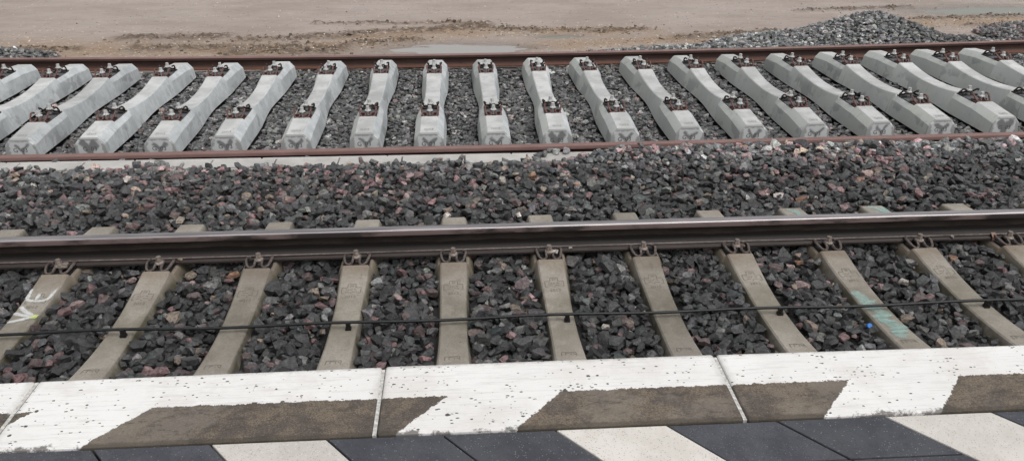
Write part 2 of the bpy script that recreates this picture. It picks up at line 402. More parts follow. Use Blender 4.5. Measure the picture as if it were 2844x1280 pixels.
# ------------------------------------------------------------------ mesh helpers
def link(o, parent=None):
    COL.objects.link(o)
    if parent is not None:
        o.parent = parent
    return o
def mesh(name, verts, faces, mats, idx=None, smooth=None, recalc=True):
    me = bpy.data.meshes.new(name)
    me.from_pydata([tuple(v) for v in verts], [], [tuple(f) for f in faces])
    for mt in (mats if isinstance(mats, (list, tuple)) else [mats]):
        me.materials.append(mt)
    if idx is not None:
        me.polygons.foreach_set('material_index', idx)
    if recalc:
        bm = bmesh.new(); bm.from_mesh(me)
        bmesh.ops.recalc_face_normals(bm, faces=bm.faces)
        bm.to_mesh(me); bm.free()
    if smooth is not None:
        me.polygons.foreach_set('use_smooth', [True] * len(me.polygons))
        me.set_sharp_from_angle(angle=R(smooth))
    me.update()
    return me
def put(name, me, parent=None, loc=(0, 0, 0), rot=(0, 0, 0)):
    o = bpy.data.objects.new(name, me)
    link(o, parent)
    o.location = loc
    o.rotation_euler = rot
    return o
def tag(o, label=None, cat=None, group=None, kind=None):
    if label: o['label'] = label
    if cat: o['category'] = cat
    if group: o['group'] = group
    if kind: o['kind'] = kind
    return o
def empty(name, loc=(0, 0, 0), rz=0.0):
    o = bpy.data.objects.new(name, None)
    o.empty_display_size = 0.1
    link(o)
    o.location = loc
    o.rotation_euler = (0, 0, rz)
    return o
def box_data(x0, x1, y0, y1, z0, z1):
    v = [(x0, y0, z0), (x1, y0, z0), (x1, y1, z0), (x0, y1, z0), (x0, y0, z1), (x1, y0, z1), (x1, y1, z1), (x0, y1, z1)]
    f = [(3, 2, 1, 0), (4, 5, 6, 7), (0, 1, 5, 4), (1, 2, 6, 5), (2, 3, 7, 6), (3, 0, 4, 7)]
    return v, f
def box_mesh(name, b, mat, bevel=0.0, seg=1):
    v, f = box_data(*b)
    return bevel_mesh(name, v, f, mat, bevel, seg)
def bevel_mesh(name, v, f, mat, bevel, seg=1):
    me = mesh(name, v, f, mat)
    if bevel > 0:
        bm = bmesh.new(); bm.from_mesh(me)
        bmesh.ops.bevel(bm, geom=list(bm.edges), offset=bevel, segments=seg, affect='EDGES', profile=0.6)
        bm.to_mesh(me); bm.free()
    return me
def catmull(P, n):
    P = [Vector(p) for p in P]
    Q = [P[0] * 2 - P[1]] + P + [P[-1] * 2 - P[-2]]
    out = []
    for i in range(1, len(Q) - 2):
        for j in range(n):
            t = j / n
            a, b, c, d = Q[i - 1], Q[i], Q[i + 1], Q[i + 2]
            out.append(0.5 * ((2 * b) + (c - a) * t + (2 * a - 5 * b + 4 * c - d) * t * t + (3 * b - a - 3 * c + d) * t ** 3))
    out.append(P[-1])
    return out
def tube_data(path, rad, sides=6, base=0):
    v, f = [], []
    up = Vector((0, 0, 1))
    n = len(path)
    prev = None
    for i, p in enumerate(path):
        t = (path[min(i + 1, n - 1)] - path[max(i - 1, 0)]).normalized()
        if prev is None:
            a = t.cross(up)
            if a.length < 1e-3: a = t.cross(Vector((1, 0, 0)))
            a.normalize()
        else:
            a = (prev - t * prev.dot(t)).normalized()
        prev = a
        b = t.cross(a)
        for j in range(sides):
            an = 2 * math.pi * j / sides
            v.append(p + a * math.cos(an) * rad + b * math.sin(an) * rad)
    for i in range(n - 1):
        for j in range(sides):
            j2 = (j + 1) % sides
            f.append((base + i * sides + j, base + i * sides + j2, base + (i + 1) * sides + j2, base + (i + 1) * sides + j))
    f.append(tuple(base + j for j in range(sides)))
    f.append(tuple(base + (n - 1) * sides + j for j in range(sides)))
    return v, f
def cyl_data(cx, cy, z0, z1, r0, r1, n, base=0, phase=0.0):
    v, f = [], []
    for z, r in ((z0, r0), (z1, r1)):
        for j in range(n):
            a = 2 * math.pi * j / n + phase
            v.append((cx + r * math.cos(a), cy + r * math.sin(a), z))
    for j in range(n):
        f.append((base + j, base + (j + 1) % n, base + n + (j + 1) % n, base + n + j))
    f.append(tuple(base + j for j in range(n))); f.append(tuple(base + n + j for j in range(n)))
    return v, f

# value noise for heights (numpy)
def vnoise(x, y, seed=0):
    xi = np.floor(x).astype(np.int64); yi = np.floor(y).astype(np.int64)
    fx = x - xi; fy = y - yi
    fx = fx * fx * (3 - 2 * fx); fy = fy * fy * (3 - 2 * fy)
    def h(a, b):
        n = (a * 374761393 + b * 668265263 + seed * 1442695041) & 0x7fffffff
        n = ((n ^ (n >> 13)) * 1274126177) & 0x7fffffff
        return ((n ^ (n >> 16)) & 0xffff) / 65535.0
    return (h(xi, yi) * (1 - fx) + h(xi + 1, yi) * fx) * (1 - fy) + (h(xi, yi + 1) * (1 - fx) + h(xi + 1, yi + 1) * fx) * fy
def fbm(x, y, seed=0, oct=4):
    t = 0; a = 0.5; s = 0
    for i in range(oct):
        t = t + a * vnoise(x * 2 ** i, y * 2 ** i, seed + i * 7); s += a; a *= 0.5
    return t / s
def sst(a, b, x):
    t = np.clip((x - a) / (b - a), 0, 1)
    return t * t * (3 - 2 * t)

# ------------------------------------------------------------------ ground (one sheet to the horizon)
GZ = -0.27
def seg_dist(x, y, a, b):
    ax, ay = a; bx, by = b
    t = np.clip(((x - ax) * (bx - ax) + (y - ay) * (by - ay)) / ((bx - ax) ** 2 + (by - ay) ** 2), 0, 1)
    return np.hypot(x - ax - t * (bx - ax), y - ay - t * (by - ay))
RUTS = [((-4.8, 8.12), (-3.4, 8.15), 0.16), ((-3.1, 7.9), (-2.2, 7.95), 0.14), ((-2.3, 7.95), (0.4, 8.56), 0.20), ((0.3, 8.5), (1.3, 8.2), 0.14),
        ((-4.4, 7.5), (-1.6, 7.36), 0.20), ((-3.0, 7.15), (-1.7, 7.15), 0.22), ((-1.4, 7.6), (-0.6, 7.75), 0.14), ((1.6, 8.2), (2.8, 8.2), 0.12),
        ((3.2, 7.6), (4.7, 7.85), 0.16), ((5.7, 9.45), (7.6, 9.6), 0.10), ((7.3, 8.62), (9.2, 8.8), 0.10), ((-6.2, 7.55), (-5.2, 7.5), 0.10), ((-2.2, 8.92), (0.5, 8.75), 0.06), ((7.8, 8.12), (8.8, 8.12), 0.08)]
OCH = [((-6.5, 7.6), (-3.0, 7.3), 0.7), ((-3.0, 7.0), (0.0, 8.3), 0.6), ((1.2, 7.3), (4.6, 7.6), 0.4), ((6.5, 8.3), (9.0, 8.5), 0.4), ((0.3, 8.2), (2.8, 8.1), 0.3)]
PUDS = [(0.0, 7.18, 0.88, 0.36), (1.52, 7.84, 0.30, 0.10), (8.9, 9.25, 1.5, 0.36)]
def ground_all(x, y):
    cl = np.zeros_like(x); oc = np.zeros_like(x); we = np.zeros_like(x)
    for a, b, w in RUTS:
        cl = np.maximum(cl, np.exp(-(seg_dist(x, y, a, b) / w) ** 2))
    for a, b, w in OCH:
        oc = np.maximum(oc, np.exp(-(seg_dist(x, y, a, b) / w) ** 2))
    n1 = fbm(x * 1.3, y * 2.2, 3)
    z = GZ + 0.035 * (n1 - 0.5) + 0.010 * (fbm(x * 9, y * 14, 9) - 0.5)
    near = np.exp(-np.maximum(0, y - 10.0) * 0.3)
    z = z + cl * near * (0.12 * (fbm(x * 7, y * 13, 21, 4) - 0.42) + 0.07 * np.maximum(0, vnoise(x * 22, y * 26, 5) - 0.45))
    for px, py, rx, ry in PUDS:
        d = np.hypot((x - px) / rx, (y - py) / ry) + 0.9 * (fbm(x * 2.5, y * 6, 31) - 0.5)
        z = z - 0.055 * (1 - sst(0.5, 1.15, d))
        we = np.maximum(we, 1 - sst(0.85, 1.7, d))
    # under the tracks the ground falls away below the ballast
    z = np.where(y < 6.0, -0.62, z)
    return z, cl, oc, we
gx = np.unique(np.concatenate([np.array([-400, -150, -60, -30, -18, -12]), np.arange(-9.5, 11.5, 0.045), np.array([13, 18, 30, 60, 150, 400.])]))
gy = np.unique(np.concatenate([np.array([-400, -100, -30, -8, 0, 5.97]), np.arange(6.05, 9.2, 0.035), np.arange(9.2, 12.5, 0.09), np.array([13, 14, 16, 20, 30, 60, 150, 400.])]))
X, Y = np.meshgrid(gx, gy)
Z, CL, OC, WE = ground_all(X, Y)
nx_, ny_ = len(gx), len(gy)
def grid_mesh(name, X, Y, Z, mat, attrs=None):
    ny, nx = X.shape
    me = bpy.data.meshes.new(name)
    co = np.stack([X, Y, Z], -1).reshape(-1, 3).astype(np.float32)
    ii = (np.arange(ny - 1)[:, None] * nx + np.arange(nx - 1)[None, :]).ravel()
    q = np.stack([ii, ii + 1, ii + nx + 1, ii + nx], 1).astype(np.int32)
    me.vertices.add(len(co)); me.vertices.foreach_set('co', co.ravel())
    me.loops.add(q.size); me.loops.foreach_set('vertex_index', q.ravel())
    me.polygons.add(len(q)); me.polygons.foreach_set('loop_start', np.arange(0, q.size, 4, dtype=np.int32))
    me.update(calc_edges=True)
    me.polygons.foreach_set('use_smooth', np.ones(len(q), bool))
    for nme, a in (attrs or {}).items():
        t = me.attributes.new(nme, 'FLOAT', 'POINT'); t.data.foreach_set('value', a.ravel().astype(np.float32))
    me.materials.append(mat)
    return me
g = put('sand_ground', grid_mesh('sand_ground', X, Y, Z, MT['sand'], {'clod': CL, 'ochre': OC, 'wet': WE}))
tag(g, 'damp pinkish beige sand with ruts beyond the rusty rail', None, None, 'structure')

# clods and shell bits strewn over the sand
cs = []
def clods(n, segs, wid, size, cols, zs):
    k_ = rng.integers(0, len(segs), n); t = rng.random(n)
    a = np.array([q[0] for q in segs])[k_]; b = np.array([q[1] for q in segs])[k_]; w = np.array([q[2] for q in segs])[k_]
    p = a + (b - a) * t[:, None] + rng.normal(0, 1, (n, 2)) * (w * wid)[:, None] * np.array([1.5, 1.0])
    sz = np.clip(np.exp(rng.normal(np.log(size), 0.45, n)), 0.006, 0.09)
    z = ground_all(p[:, 0], p[:, 1])[0] + sz * zs
    ok = (p[:, 1] > 6.35)
    return p[ok], z[ok], sz[ok], (np.array(cols)[rng.integers(0, len(cols), n)] * np.exp(rng.normal(0, 0.2, n))[:, None])[ok]
CLODS = [clods(1700, RUTS, 0.9, 0.026, [(0.12, 0.085, 0.06), (0.17, 0.125, 0.09), (0.22, 0.165, 0.12)], 0.05),
         clods(1500, OCH, 0.8, 0.014, [(0.22, 0.16, 0.11), (0.55, 0.47, 0.36), (0.30, 0.22, 0.15)], 0.1),
         clods(700, [((-8, 9.0), (9, 8.6), 2.0)], 0.7, 0.012, [(0.60, 0.55, 0.48), (0.12, 0.09, 0.07), (0.45, 0.38, 0.31)], 0.1)]
def puddle(name, px, py, rx, ry, z, mat, label):
    n = 48; v = [(px, py, z)]
    for i in range(n):
        a = 2 * math.pi * i / n
        v.append((px + rx * math.cos(a), py + ry * math.sin(a), z))
    f = [(0, i + 1, (i + 1) % n + 1) for i in range(n)]
    return tag(put(name, mesh(name, v, f, mat)), label, None, None, 'structure')
puddle('puddle', 0.0, 7.18, 1.1, 0.50, -0.2895, MT['water'], 'bright puddle reflecting the sky just behind the rusty far rail')
puddle('puddle', 1.52, 7.84, 0.40, 0.15, -0.2895, MT['water2'], 'small shallow puddle in the sand right of the bright puddle')
puddle('puddle', 8.9, 9.25, 2.0, 0.50, -0.2895, MT['water2'], 'long dull green puddle at the upper right edge')

# ------------------------------------------------------------------ layout numbers
LS = 0.6                                    # sleeper spacing, platform track
LOW_X = [LS * i for i in range(-5, 8)]
UP = [(-5.05, 4.52, 0.1), (-4.46, 4.51, 0.0), (-3.875, 4.475, 0.32), (-3.246, 4.46, -0.46), (-2.649, 4.442, 0.15), (-2.054, 4.44, -0.29), (-1.439, 4.432, 0.04),
      (-0.831, 4.427, 0.42), (-0.240, 4.395, 0.02), (0.349, 4.388, 0.87), (0.933, 4.41, -0.07), (1.528, 4.415, 1.31), (2.14, 4.42, 0.9), (2.74, 4.425, 1.0), (3.327, 4.432, 1.0),
      (3.956, 4.452, 1.41), (4.565, 4.468, 1.03), (5.202, 4.49, 1.13), (5.80, 4.51, 1.0), (6.43, 4.53, 1.0)]
def far_rail_y(x): return 6.085 + 0.0046 * (x - 0.4) ** 2
def near_rail_y(x): return 2.808 + 0.0012 * (x - 0.5) ** 2
TRO_Z = -0.088
def tro_back(x): return 2.692 - 0.0135 * (x + 1.0)

# ------------------------------------------------------------------ ballast height field
def hb(x, y):
    bump = 0.035 * (fbm(x * 2.2, y * 2.6, 41) - 0.5)
    low = -0.078 + 0.012 * np.exp(-((y - 0.0) / 0.5) ** 2)
    r = sst(0.75, 1.55, x + 0.25 * (fbm(x * 3, y * 3, 51) - 0.5))
    r = r * (1 - 0.35 * sst(4.7, 5.2, x))
    t = sst(1.2, 2.45, y)
    sh_l = -0.062 + 0.0 * t + (-0.022) * sst(2.0, 2.5, y)
    sh_r = -0.062 + 0.036 * sst(1.5, 2.40, y) - 0.085 * sst(2.50, 2.70, y)
    sh = sh_l * (1 - r) + sh_r * r
    z = np.where(y < 1.2, low, low * (1 - sst(1.2, 1.45, y)) + sh * sst(1.2, 1.45, y))
    up = -0.245
    k = sst(2.70, 2.80, y)
    z = z * (1 - k) + up * k
    return z + bump * np.where(y > 2.7, 0.35, 1.0)

# base sheet under the stones
bx = np.arange(-9.0, 11.01, 0.1)
by = np.unique(np.concatenate([np.arange(-1.75, 6.3, 0.07), [6.3]]))
BX, BY = np.meshgrid(bx, by)
BZ = hb(BX, BY) - 0.035
BZ = np.where((BY > 2.35) & (BY < 2.80), np.minimum(BZ, -0.20), BZ)
BZ = np.where(BY > 6.2, -0.40, BZ)
BZ[0, :] = -0.6
bed = put('ballast_bed', grid_mesh('ballast_bed', BX, BY, BZ, MT['bed']))
tag(bed, 'crushed stone ballast bed under and between both tracks', None, None, 'structure')

# ------------------------------------------------------------------ stones
def stone_proto(seed):
    r = random.Random(seed)
    bm = bmesh.new()
    bmesh.ops.create_cube(bm, size=2.0)
    for i in range(r.randint(9, 13)):
        d = Vector((r.gauss(0, 1), r.gauss(0, 1), r.gauss(0, 1))).normalized()
        res = bmesh.ops.bisect_plane(bm, geom=bm.verts[:] + bm.edges[:] + bm.faces[:], plane_co=d * r.uniform(0.62, 0.98), plane_no=d, clear_outer=True)
        ed = [e for e in res['geom_cut'] if isinstance(e, bmesh.types.BMEdge)]
        if ed:
            try: bmesh.ops.contextual_create(bm, geom=ed)
            except Exception: pass
    bmesh.ops.remove_doubles(bm, verts=bm.verts, dist=0.09)
    bmesh.ops.recalc_face_normals(bm, faces=bm.faces)
    bmesh.ops.triangulate(bm, faces=bm.faces)
    v = np.array([x.co[:] for x in bm.verts])
    t = np.array([[a.index for a in f.verts] for f in bm.faces])
    bm.free()
    v -= (v.max(0) + v.min(0)) / 2
    v /= (v.max(0) - v.min(0))
    v *= np.array([1.0, r.uniform(0.66, 0.95), r.uniform(0.42, 0.72)])
    return v, t
PROTO = [stone_proto(100 + i) for i in range(20)]

PAL = {'d': (0.046, 0.046, 0.047), 'm': (0.085, 0.085, 0.085), 'g': (0.18, 0.177, 0.17), 'p': (0.185, 0.116, 0.117), 'q': (0.27, 0.198, 0.188),
       'b': (0.122, 0.090, 0.088), 't': (0.23, 0.185, 0.148), 'o': (0.26, 0.15, 0.10), 'w': (0.42, 0.39, 0.35), 'n': (0.060, 0.068, 0.068)}
def colours(n, probs, gain, jit=0.30):
    keys = list(probs); pr = np.array([probs[q] for q in keys], float); pr /= pr.sum()
    ch = rng.choice(len(keys), n, p=pr)
    base = np.array([PAL[q] for q in keys])[ch]
    f = np.exp(rng.normal(0, jit, n))[:, None]
    h = 1 + rng.normal(0, 0.025, (n, 3))
    return np.clip(base * f * h * (gain[:, None] if hasattr(gain, 'shape') else gain), 0.008, 0.75)

def jgrid(x0, x1, y0, y1, sp):
    a = np.arange(x0, x1, sp); b = np.arange(y0, y1, sp * 0.9)
    X, Y = np.meshgrid(a, b)
    X = X + (np.arange(len(b)) % 2)[:, None] * sp * 0.5
    X = X + rng.uniform(-0.42, 0.42, X.shape) * sp; Y = Y + rng.uniform(-0.42, 0.42, Y.shape) * sp
    return X.ravel(), Y.ravel()
def view_span(x, y, mar=0.9):
    return (x > -2.42 - 0.51 * y - mar) & (x < 3.28 + 0.665 * y + mar)

class Stones:
    def __init__(s): s.L = []
    def add(s, x, y, z, size, col, tilt=30, proto=None, squash=1.0):
        n = len(x)
        yaw = rng.uniform(0, 2 * np.pi, n); ta = rng.uniform(0, 2 * np.pi, n); tl = np.abs(rng.normal(0, R(tilt), n))
        c, sn = np.cos(yaw), np.sin(yaw)
        o0, o1 = np.zeros(n), np.ones(n)
        Rz = np.stack([np.stack([c, -sn, o0], -1), np.stack([sn, c, o0], -1), np.stack([o0, o0, o1], -1)], -2)
        ax, ay = np.cos(ta), np.sin(ta); ct, s_t = np.cos(tl), np.sin(tl); k1 = 1 - ct
        Rt = np.stack([np.stack([ct + ax * ax * k1, ax * ay * k1, ay * s_t], -1), np.stack([ax * ay * k1, ct + ay * ay * k1, -ax * s_t], -1), np.stack([-ay * s_t, ax * s_t, ct], -1)], -2)
        Rm = Rt @ Rz
        pr = rng.integers(0, len(PROTO), n) if proto is None else proto
        sc = np.stack([size, size * rng.uniform(0.85, 1.1, n), size * rng.uniform(0.8, 1.2, n) * squash], -1)
        s.L.append((np.stack([x, y, z], -1), Rm, pr, sc, col))
    def cat(s):
        return [np.concatenate([q[i] for q in s.L]) for i in range(5)]

def build_stones(name, P, Rm, pr, sc, col, parent, mat):
    vs_, ts_, cs_ = [], [], []
    base = 0
    for i, (v, t) in enumerate(PROTO):
        mk = np.nonzero(pr == i)[0]
        if not len(mk): continue
        w = np.einsum('nij,nkj->nki', Rm[mk], v[None] * sc[mk][:, None, :]) + P[mk][:, None, :]
        nv = len(v)
        vs_.append(w.reshape(-1, 3)); cs_.append(np.repeat(col[mk], nv, 0))
        ts_.append((t[None] + (np.arange(len(mk)) * nv)[:, None, None] + base).reshape(-1, 3))
        base += nv * len(mk)
    V = np.concatenate(vs_).astype(np.float32); T = np.concatenate(ts_).astype(np.int32); C = np.concatenate(cs_).astype(np.float32)
    me = bpy.data.meshes.new(name)
    me.vertices.add(len(V)); me.vertices.foreach_set('co', V.ravel())
    me.loops.add(T.size); me.loops.foreach_set('vertex_index', T.ravel())
    me.polygons.add(len(T)); me.polygons.foreach_set('loop_start', np.arange(0, T.size, 3, dtype=np.int32))
    me.update(calc_edges=True)
    me.polygons.foreach_set('use_smooth', np.zeros(len(T), bool))
    a = me.attributes.new('Col', 'FLOAT_COLOR', 'POINT')
    a.data.foreach_set('color', np.concatenate([C, np.ones((len(C), 1), np.float32)], 1).ravel())
    me.materials.append(mat)
    o = put(name, me, parent)
    o['kind'] = 'stuff'
    return o

clod_s = Stones()
for p_, z_, s_, c_ in CLODS:
    clod_s.add(p_[:, 0], p_[:, 1], z_, s_, c_, 25, squash=0.8)
oc_ = build_stones('sand_clods', *clod_s.cat(), None, MT['stone'])
tag(oc_, 'small brown clods and pale shell bits strewn over the sand', None, None, 'stuff')
HERO = [(-2.155, 0.498, 0.082, 'p'), (-2.268, 0.347, 0.056, 'p'), (-2.168, 0.314, 0.084, 'q'), (-2.213, 0.23, 0.092, 'p'), (-2.299, 0.077, 0.053, 'b'), (-2.065, -0.283, 0.054, 'p'), (-2.145, -0.257, 0.075, 'b'), (-2.255, -0.313, 0.045, 'p'), (-2.216, -0.376, 0.065, 'b'), (-2.105, -0.403, 0.064, 'b'), (-1.968, 0.583, 0.059, 'q'), (-1.573, 0.138, 0.1, 't'), (-1.581, 0.529, 0.049, 'q'), (-1.407, 0.347, 0.057, 't'), (-1.368, 0.545, 0.059, 'p'), (-1.363, 0.61, 0.075, 'o'), (-1.61, 0.226, 0.055, 'p'), (-1.477, -0.375, 0.114, 'p'), (-1.413, -0.282, 0.058, 't'), (-1.094, -0.117, 0.048, 'b'), (-0.791, -0.058, 0.04, 'p'), (-0.752, -0.139, 0.035, 'p'), (-0.765, 0.226, 0.075, 'p'), (-0.83, 0.376, 0.077, 't'), (-0.763, 0.307, 0.071, 't'), (-0.732, 0.525, 0.059, 'p'), (-0.806, 0.559, 0.05, 'p'), (-0.908, 0.586, 0.08, 'b'), (-1.618, 0.63, 0.07, 't'), (-1.67, 0.204, 0.041, 'b'), (-1.46, 0.492, 0.078, 'g'), (-2.053, -0.065, 0.095, 'd'), (-0.915, -0.182, 0.081, 'd'), (-0.318, 0.59, 0.08, 'p'), (-0.331, 0.28, 0.062, 'q'), (0.15, 0.42, 0.049, 'p'), (0.192, 0.359, 0.058, 'p'), (-0.266, 0.056, 0.059, 'b'), (-0.282, -0.05, 0.04, 'p'), (-0.125, -0.037, 0.06, 'p'), (-0.368, -0.383, 0.066, 'p'), (0.266, -0.373, 0.054, 'p'), (0.157, 0.64, 0.062, 'b'), (0.306, 0.63, 0.08, 't'), (0.447, 0.583, 0.045, 'w'), (0.47, 0.183, 0.042, 'q'), (0.97, -0.113, 0.053, 'b'), (0.835, -0.113, 0.049, 'w'), (0.904, -0.204, 0.044, 'p'), (0.905, 0.553, 0.066, 'b'), (1.308, 0.486, 0.055, 'b'), (0.373, 0.032, 0.073, 'b'), (0.139, -0.278, 0.072, 'd'), (0.297, 0.132, 0.07, 'g'), (2.176, 0.556, 0.056, 'o'), (2.007, 0.478, 0.095, 'b'), (2.106, 0.497, 0.061, 'q'), (2.094, 0.256, 0.087, 'q'), (1.526, 0.35, 0.064, 'q'), (2.098, -0.296, 0.078, 'p'), (3.178, 0.535, 0.067, 'o'), (2.716, 0.265, 0.059, 'w'), (2.78, 0.078, 0.052, 'p'), (2.541, -0.122, 0.075, 't'), (2.834, -0.124, 0.054, 'b'), (1.347, -0.272, 0.065, 'b'), (1.455, 0.476, 0.065, 'p'), (3.387, 0.343, 0.07, 'p'), (2.73, -0.404, 0.094, 'b'), (1.604, 0.075, 0.042, 'p'), (3.305, 0.463, 0.051, 'b'), (1.439, -0.316, 0.077, 'd')]
HERO.append((2.262, -0.20, 0.045, 'd'))
HX = np.array([h[0] for h in HERO]); HY = np.array([h[1] for h in HERO]); HS = np.array([h[2] for h in HERO])

low_x = np.array(LOW_X)
def clear_low(x, y, size):
    d = np.min(np.abs(x[:, None] - low_x[None, :]), 1)
    ok = (d > 0.088 + size * 0.36) | (y > 1.33)
    ok &= ~((d < 0.125) & (np.abs(y - 0.753) < 0.18))
    return ok
S = Stones()
# platform track: two layers between the sleepers
for dz, sp in ((-0.036, 0.048), (0.0, 0.045)):
    x, y = jgrid(-6.0, 7.5, -1.35, 1.30, sp)
    n = len(x)
    size = np.clip(np.exp(rng.normal(np.log(0.053), 0.30, n)), 0.024, 0.095)
    ok = view_span(x, y) & clear_low(x, y, size)
    if dz == 0.0:
        dh = np.min(np.hypot(x[:, None] - HX, y[:, None] - HY) - 0.42 * HS, 1)
        ok &= dh > 0.018
    zz = hb(x, y) + dz + rng.normal(0, 0.015, n)
    rail = np.abs(y - 0.753) < 0.13
    zz = np.where(rail, np.minimum(zz, -0.058), zz)
    x, y, zz, size = x[ok], y[ok], zz[ok], size[ok]
    S.add(x, y, zz, size, colours(len(x), {'d': 64, 'm': 20, 'n': 5, 'p': 3.0, 'b': 4, 'g': 6, 't': 1.5}, 0.93, 0.36), 32)
# hero stones seen one by one
hz = hb(HX, HY) + 0.006
S.add(HX, HY, hz, HS * 0.95, np.array([PAL[h[3]] for h in HERO]), 15)
n_near_end = None
# shoulder between the tracks
for dz, sp in ((-0.036, 0.050), (0.002, 0.046)):
    x, y = jgrid(-6.6, 8.0, 1.30, 2.78, sp)
    n = len(x)
    size = np.clip(np.exp(rng.normal(np.log(0.053), 0.30, n)), 0.024, 0.095)
    r = sst(0.85, 1.45, x + 0.3 * (fbm(x * 3, y * 3, 61) - 0.5))
    ylim = tro_back(x) - 0.235 + 0.215 * r * (1 - 0.5 * sst(4.7, 5.2, x)) + 0.05 * (fbm(x * 4, y * 0 + 1.0, 71) - 0.5)
    ok = view_span(x, y) & (y < ylim)
    d = np.min(np.abs(x[:, None] - low_x[None, :]), 1)
    ok &= ~((y < 1.335) & (d < 0.105 + size * 0.42))
    zz = hb(x, y) + dz + rng.normal(0, 0.016, n)
    x, y, zz, size = x[ok], y[ok], zz[ok], size[ok]
    cl = sst(0.35, 0.7, fbm(x * 1.5, y * 2.0, 81))
    pr1 = colours(len(x), {'d': 50, 'm': 26, 'n': 6, 'g': 6, 'p': 4, 'b': 4, 't': 2, 'w': 0.3}, 1.0 + (0.9 + 1.1 * r[ok]) * sst(1.95, 2.5, y))
    pr2 = colours(len(x), {'d': 44, 'm': 24, 'g': 6, 'p': 13, 'q': 4, 'b': 9, 't': 4, 'o': 0.6, 'w': 0.5}, 1.0 + (0.6 + 0.6 * r[ok]) * sst(1.95, 2.5, y))
    pick = rng.random(len(x)) < cl * (0.9 - 0.7 * (y < 1.6))
    S.add(x, y, zz, size, np.where(pick[:, None], pr2, pr1), 34)
# a few stones strewn on the cable trough lids
tx = np.array([-2.62, -2.55, -2.45, -2.50, -2.38, 0.75, 0.86, 0.95, 0.82, 0.70, -0.12, 0.05]); ty = np.array([2.54, 2.52, 2.56, 2.50, 2.51, 2.55, 2.60, 2.62, 2.66, 2.52, 2.50, 2.51])
S.add(tx, ty, TRO_Z + 0.022 + 0 * tx, rng.uniform(0.05, 0.085, len(tx)), colours(len(tx), {'m': 60, 'g': 30, 'q': 20}, 1.4), 12)
# bed of the unfinished track
up_c = np.array([u[0] for u in UP]); up_y = np.array([u[1] for u in UP]); up_a = np.array([R(u[2]) for u in UP])
for dz, sp in ((-0.030, 0.055), (0.0, 0.042)):
    x, y = jgrid(-9.0, 11.0, 2.74, 6.22, sp)
    n = len(x)
    size = np.clip(np.exp(rng.normal(np.log(0.047), 0.27, n)), 0.024, 0.08)
    ok = view_span(x, y)
    cxs = up_c[None, :] - np.tan(up_a)[None, :] * (y[:, None] - up_y[None, :])
    d = np.min(np.abs(x[:, None] - cxs), 1)
    yin = (y > 3.09) & (y < 5.85)
    mid = 0.148 - 0.036 * np.exp(-((y - 4.43) / 0.5) ** 4)
    ok &= ~(yin & (d < mid + (0.35 * size if dz == 0 else 0.0)))
    ok &= (np.abs(y - far_rail_y(x)) > 0.10) & (np.abs(y - near_rail_y(x)) > 0.09)
    zz = hb(x, y) + dz + rng.normal(0, 0.009, n)
    x, y, zz, size = x[ok], y[ok], zz[ok], size[ok]
    S.add(x, y, zz, size, colours(len(x), {'m': 62, 'g': 22, 'd': 12, 'b': 2.2, 'q': 0.8}, 1.4, 0.30), 19, squash=0.9)
P, RM, PR, SC, CC = S.cat()

# the 300 stones that show largest become objects of their own
camp = np.array([0.1046, -3.7810, 2.3714]); F_ = np.array(cF); R_ = np.array(cR); U_ = np.array(cU)
dv = P - camp; dep = dv @ F_
uu = (dv @ R_) / dep * 2220.2 / 1422.0; vv = (dv @ U_) / dep * 2220.2 / 640.0
vis = (np.abs(uu) < 0.99) & (np.abs(vv) < 1) & (P[:, 2] - hb(P[:, 0], P[:, 1]) > -0.012)
tpl = (-1.517 - camp[1]) / (P[:, 1] - camp[1])
vis &= (camp[2] + (P[:, 2] - camp[2]) * tpl) > 0.745
score = np.where(vis, SC[:, 0] / dep, 0)
isbase = np.zeros(len(P), bool)
top = np.argsort(-score)[:300]
single = np.zeros(len(P), bool); single[top] = True
build_stones('gravel', P[~single], RM[~single], PR[~single], SC[~single], CC[~single], bed, MT['stone'])
pm_ = []
for v, t in PROTO:
    pm_.append(mesh('stone', v, t, MT['stone_obj'], recalc=False))
for i in np.nonzero(single)[0]:
    o = bpy.data.objects.new('stone', pm_[PR[i]])
    COL.objects.link(o)
    o.parent = bed
    mm = Matrix(RM[i].tolist()).to_4x4() @ Matrix.Diagonal((*SC[i].tolist(), 1.0))
    mm.translation = Vector(P[i].tolist())
    o.matrix_local = mm
    o.color = (*CC[i].tolist(), 1)

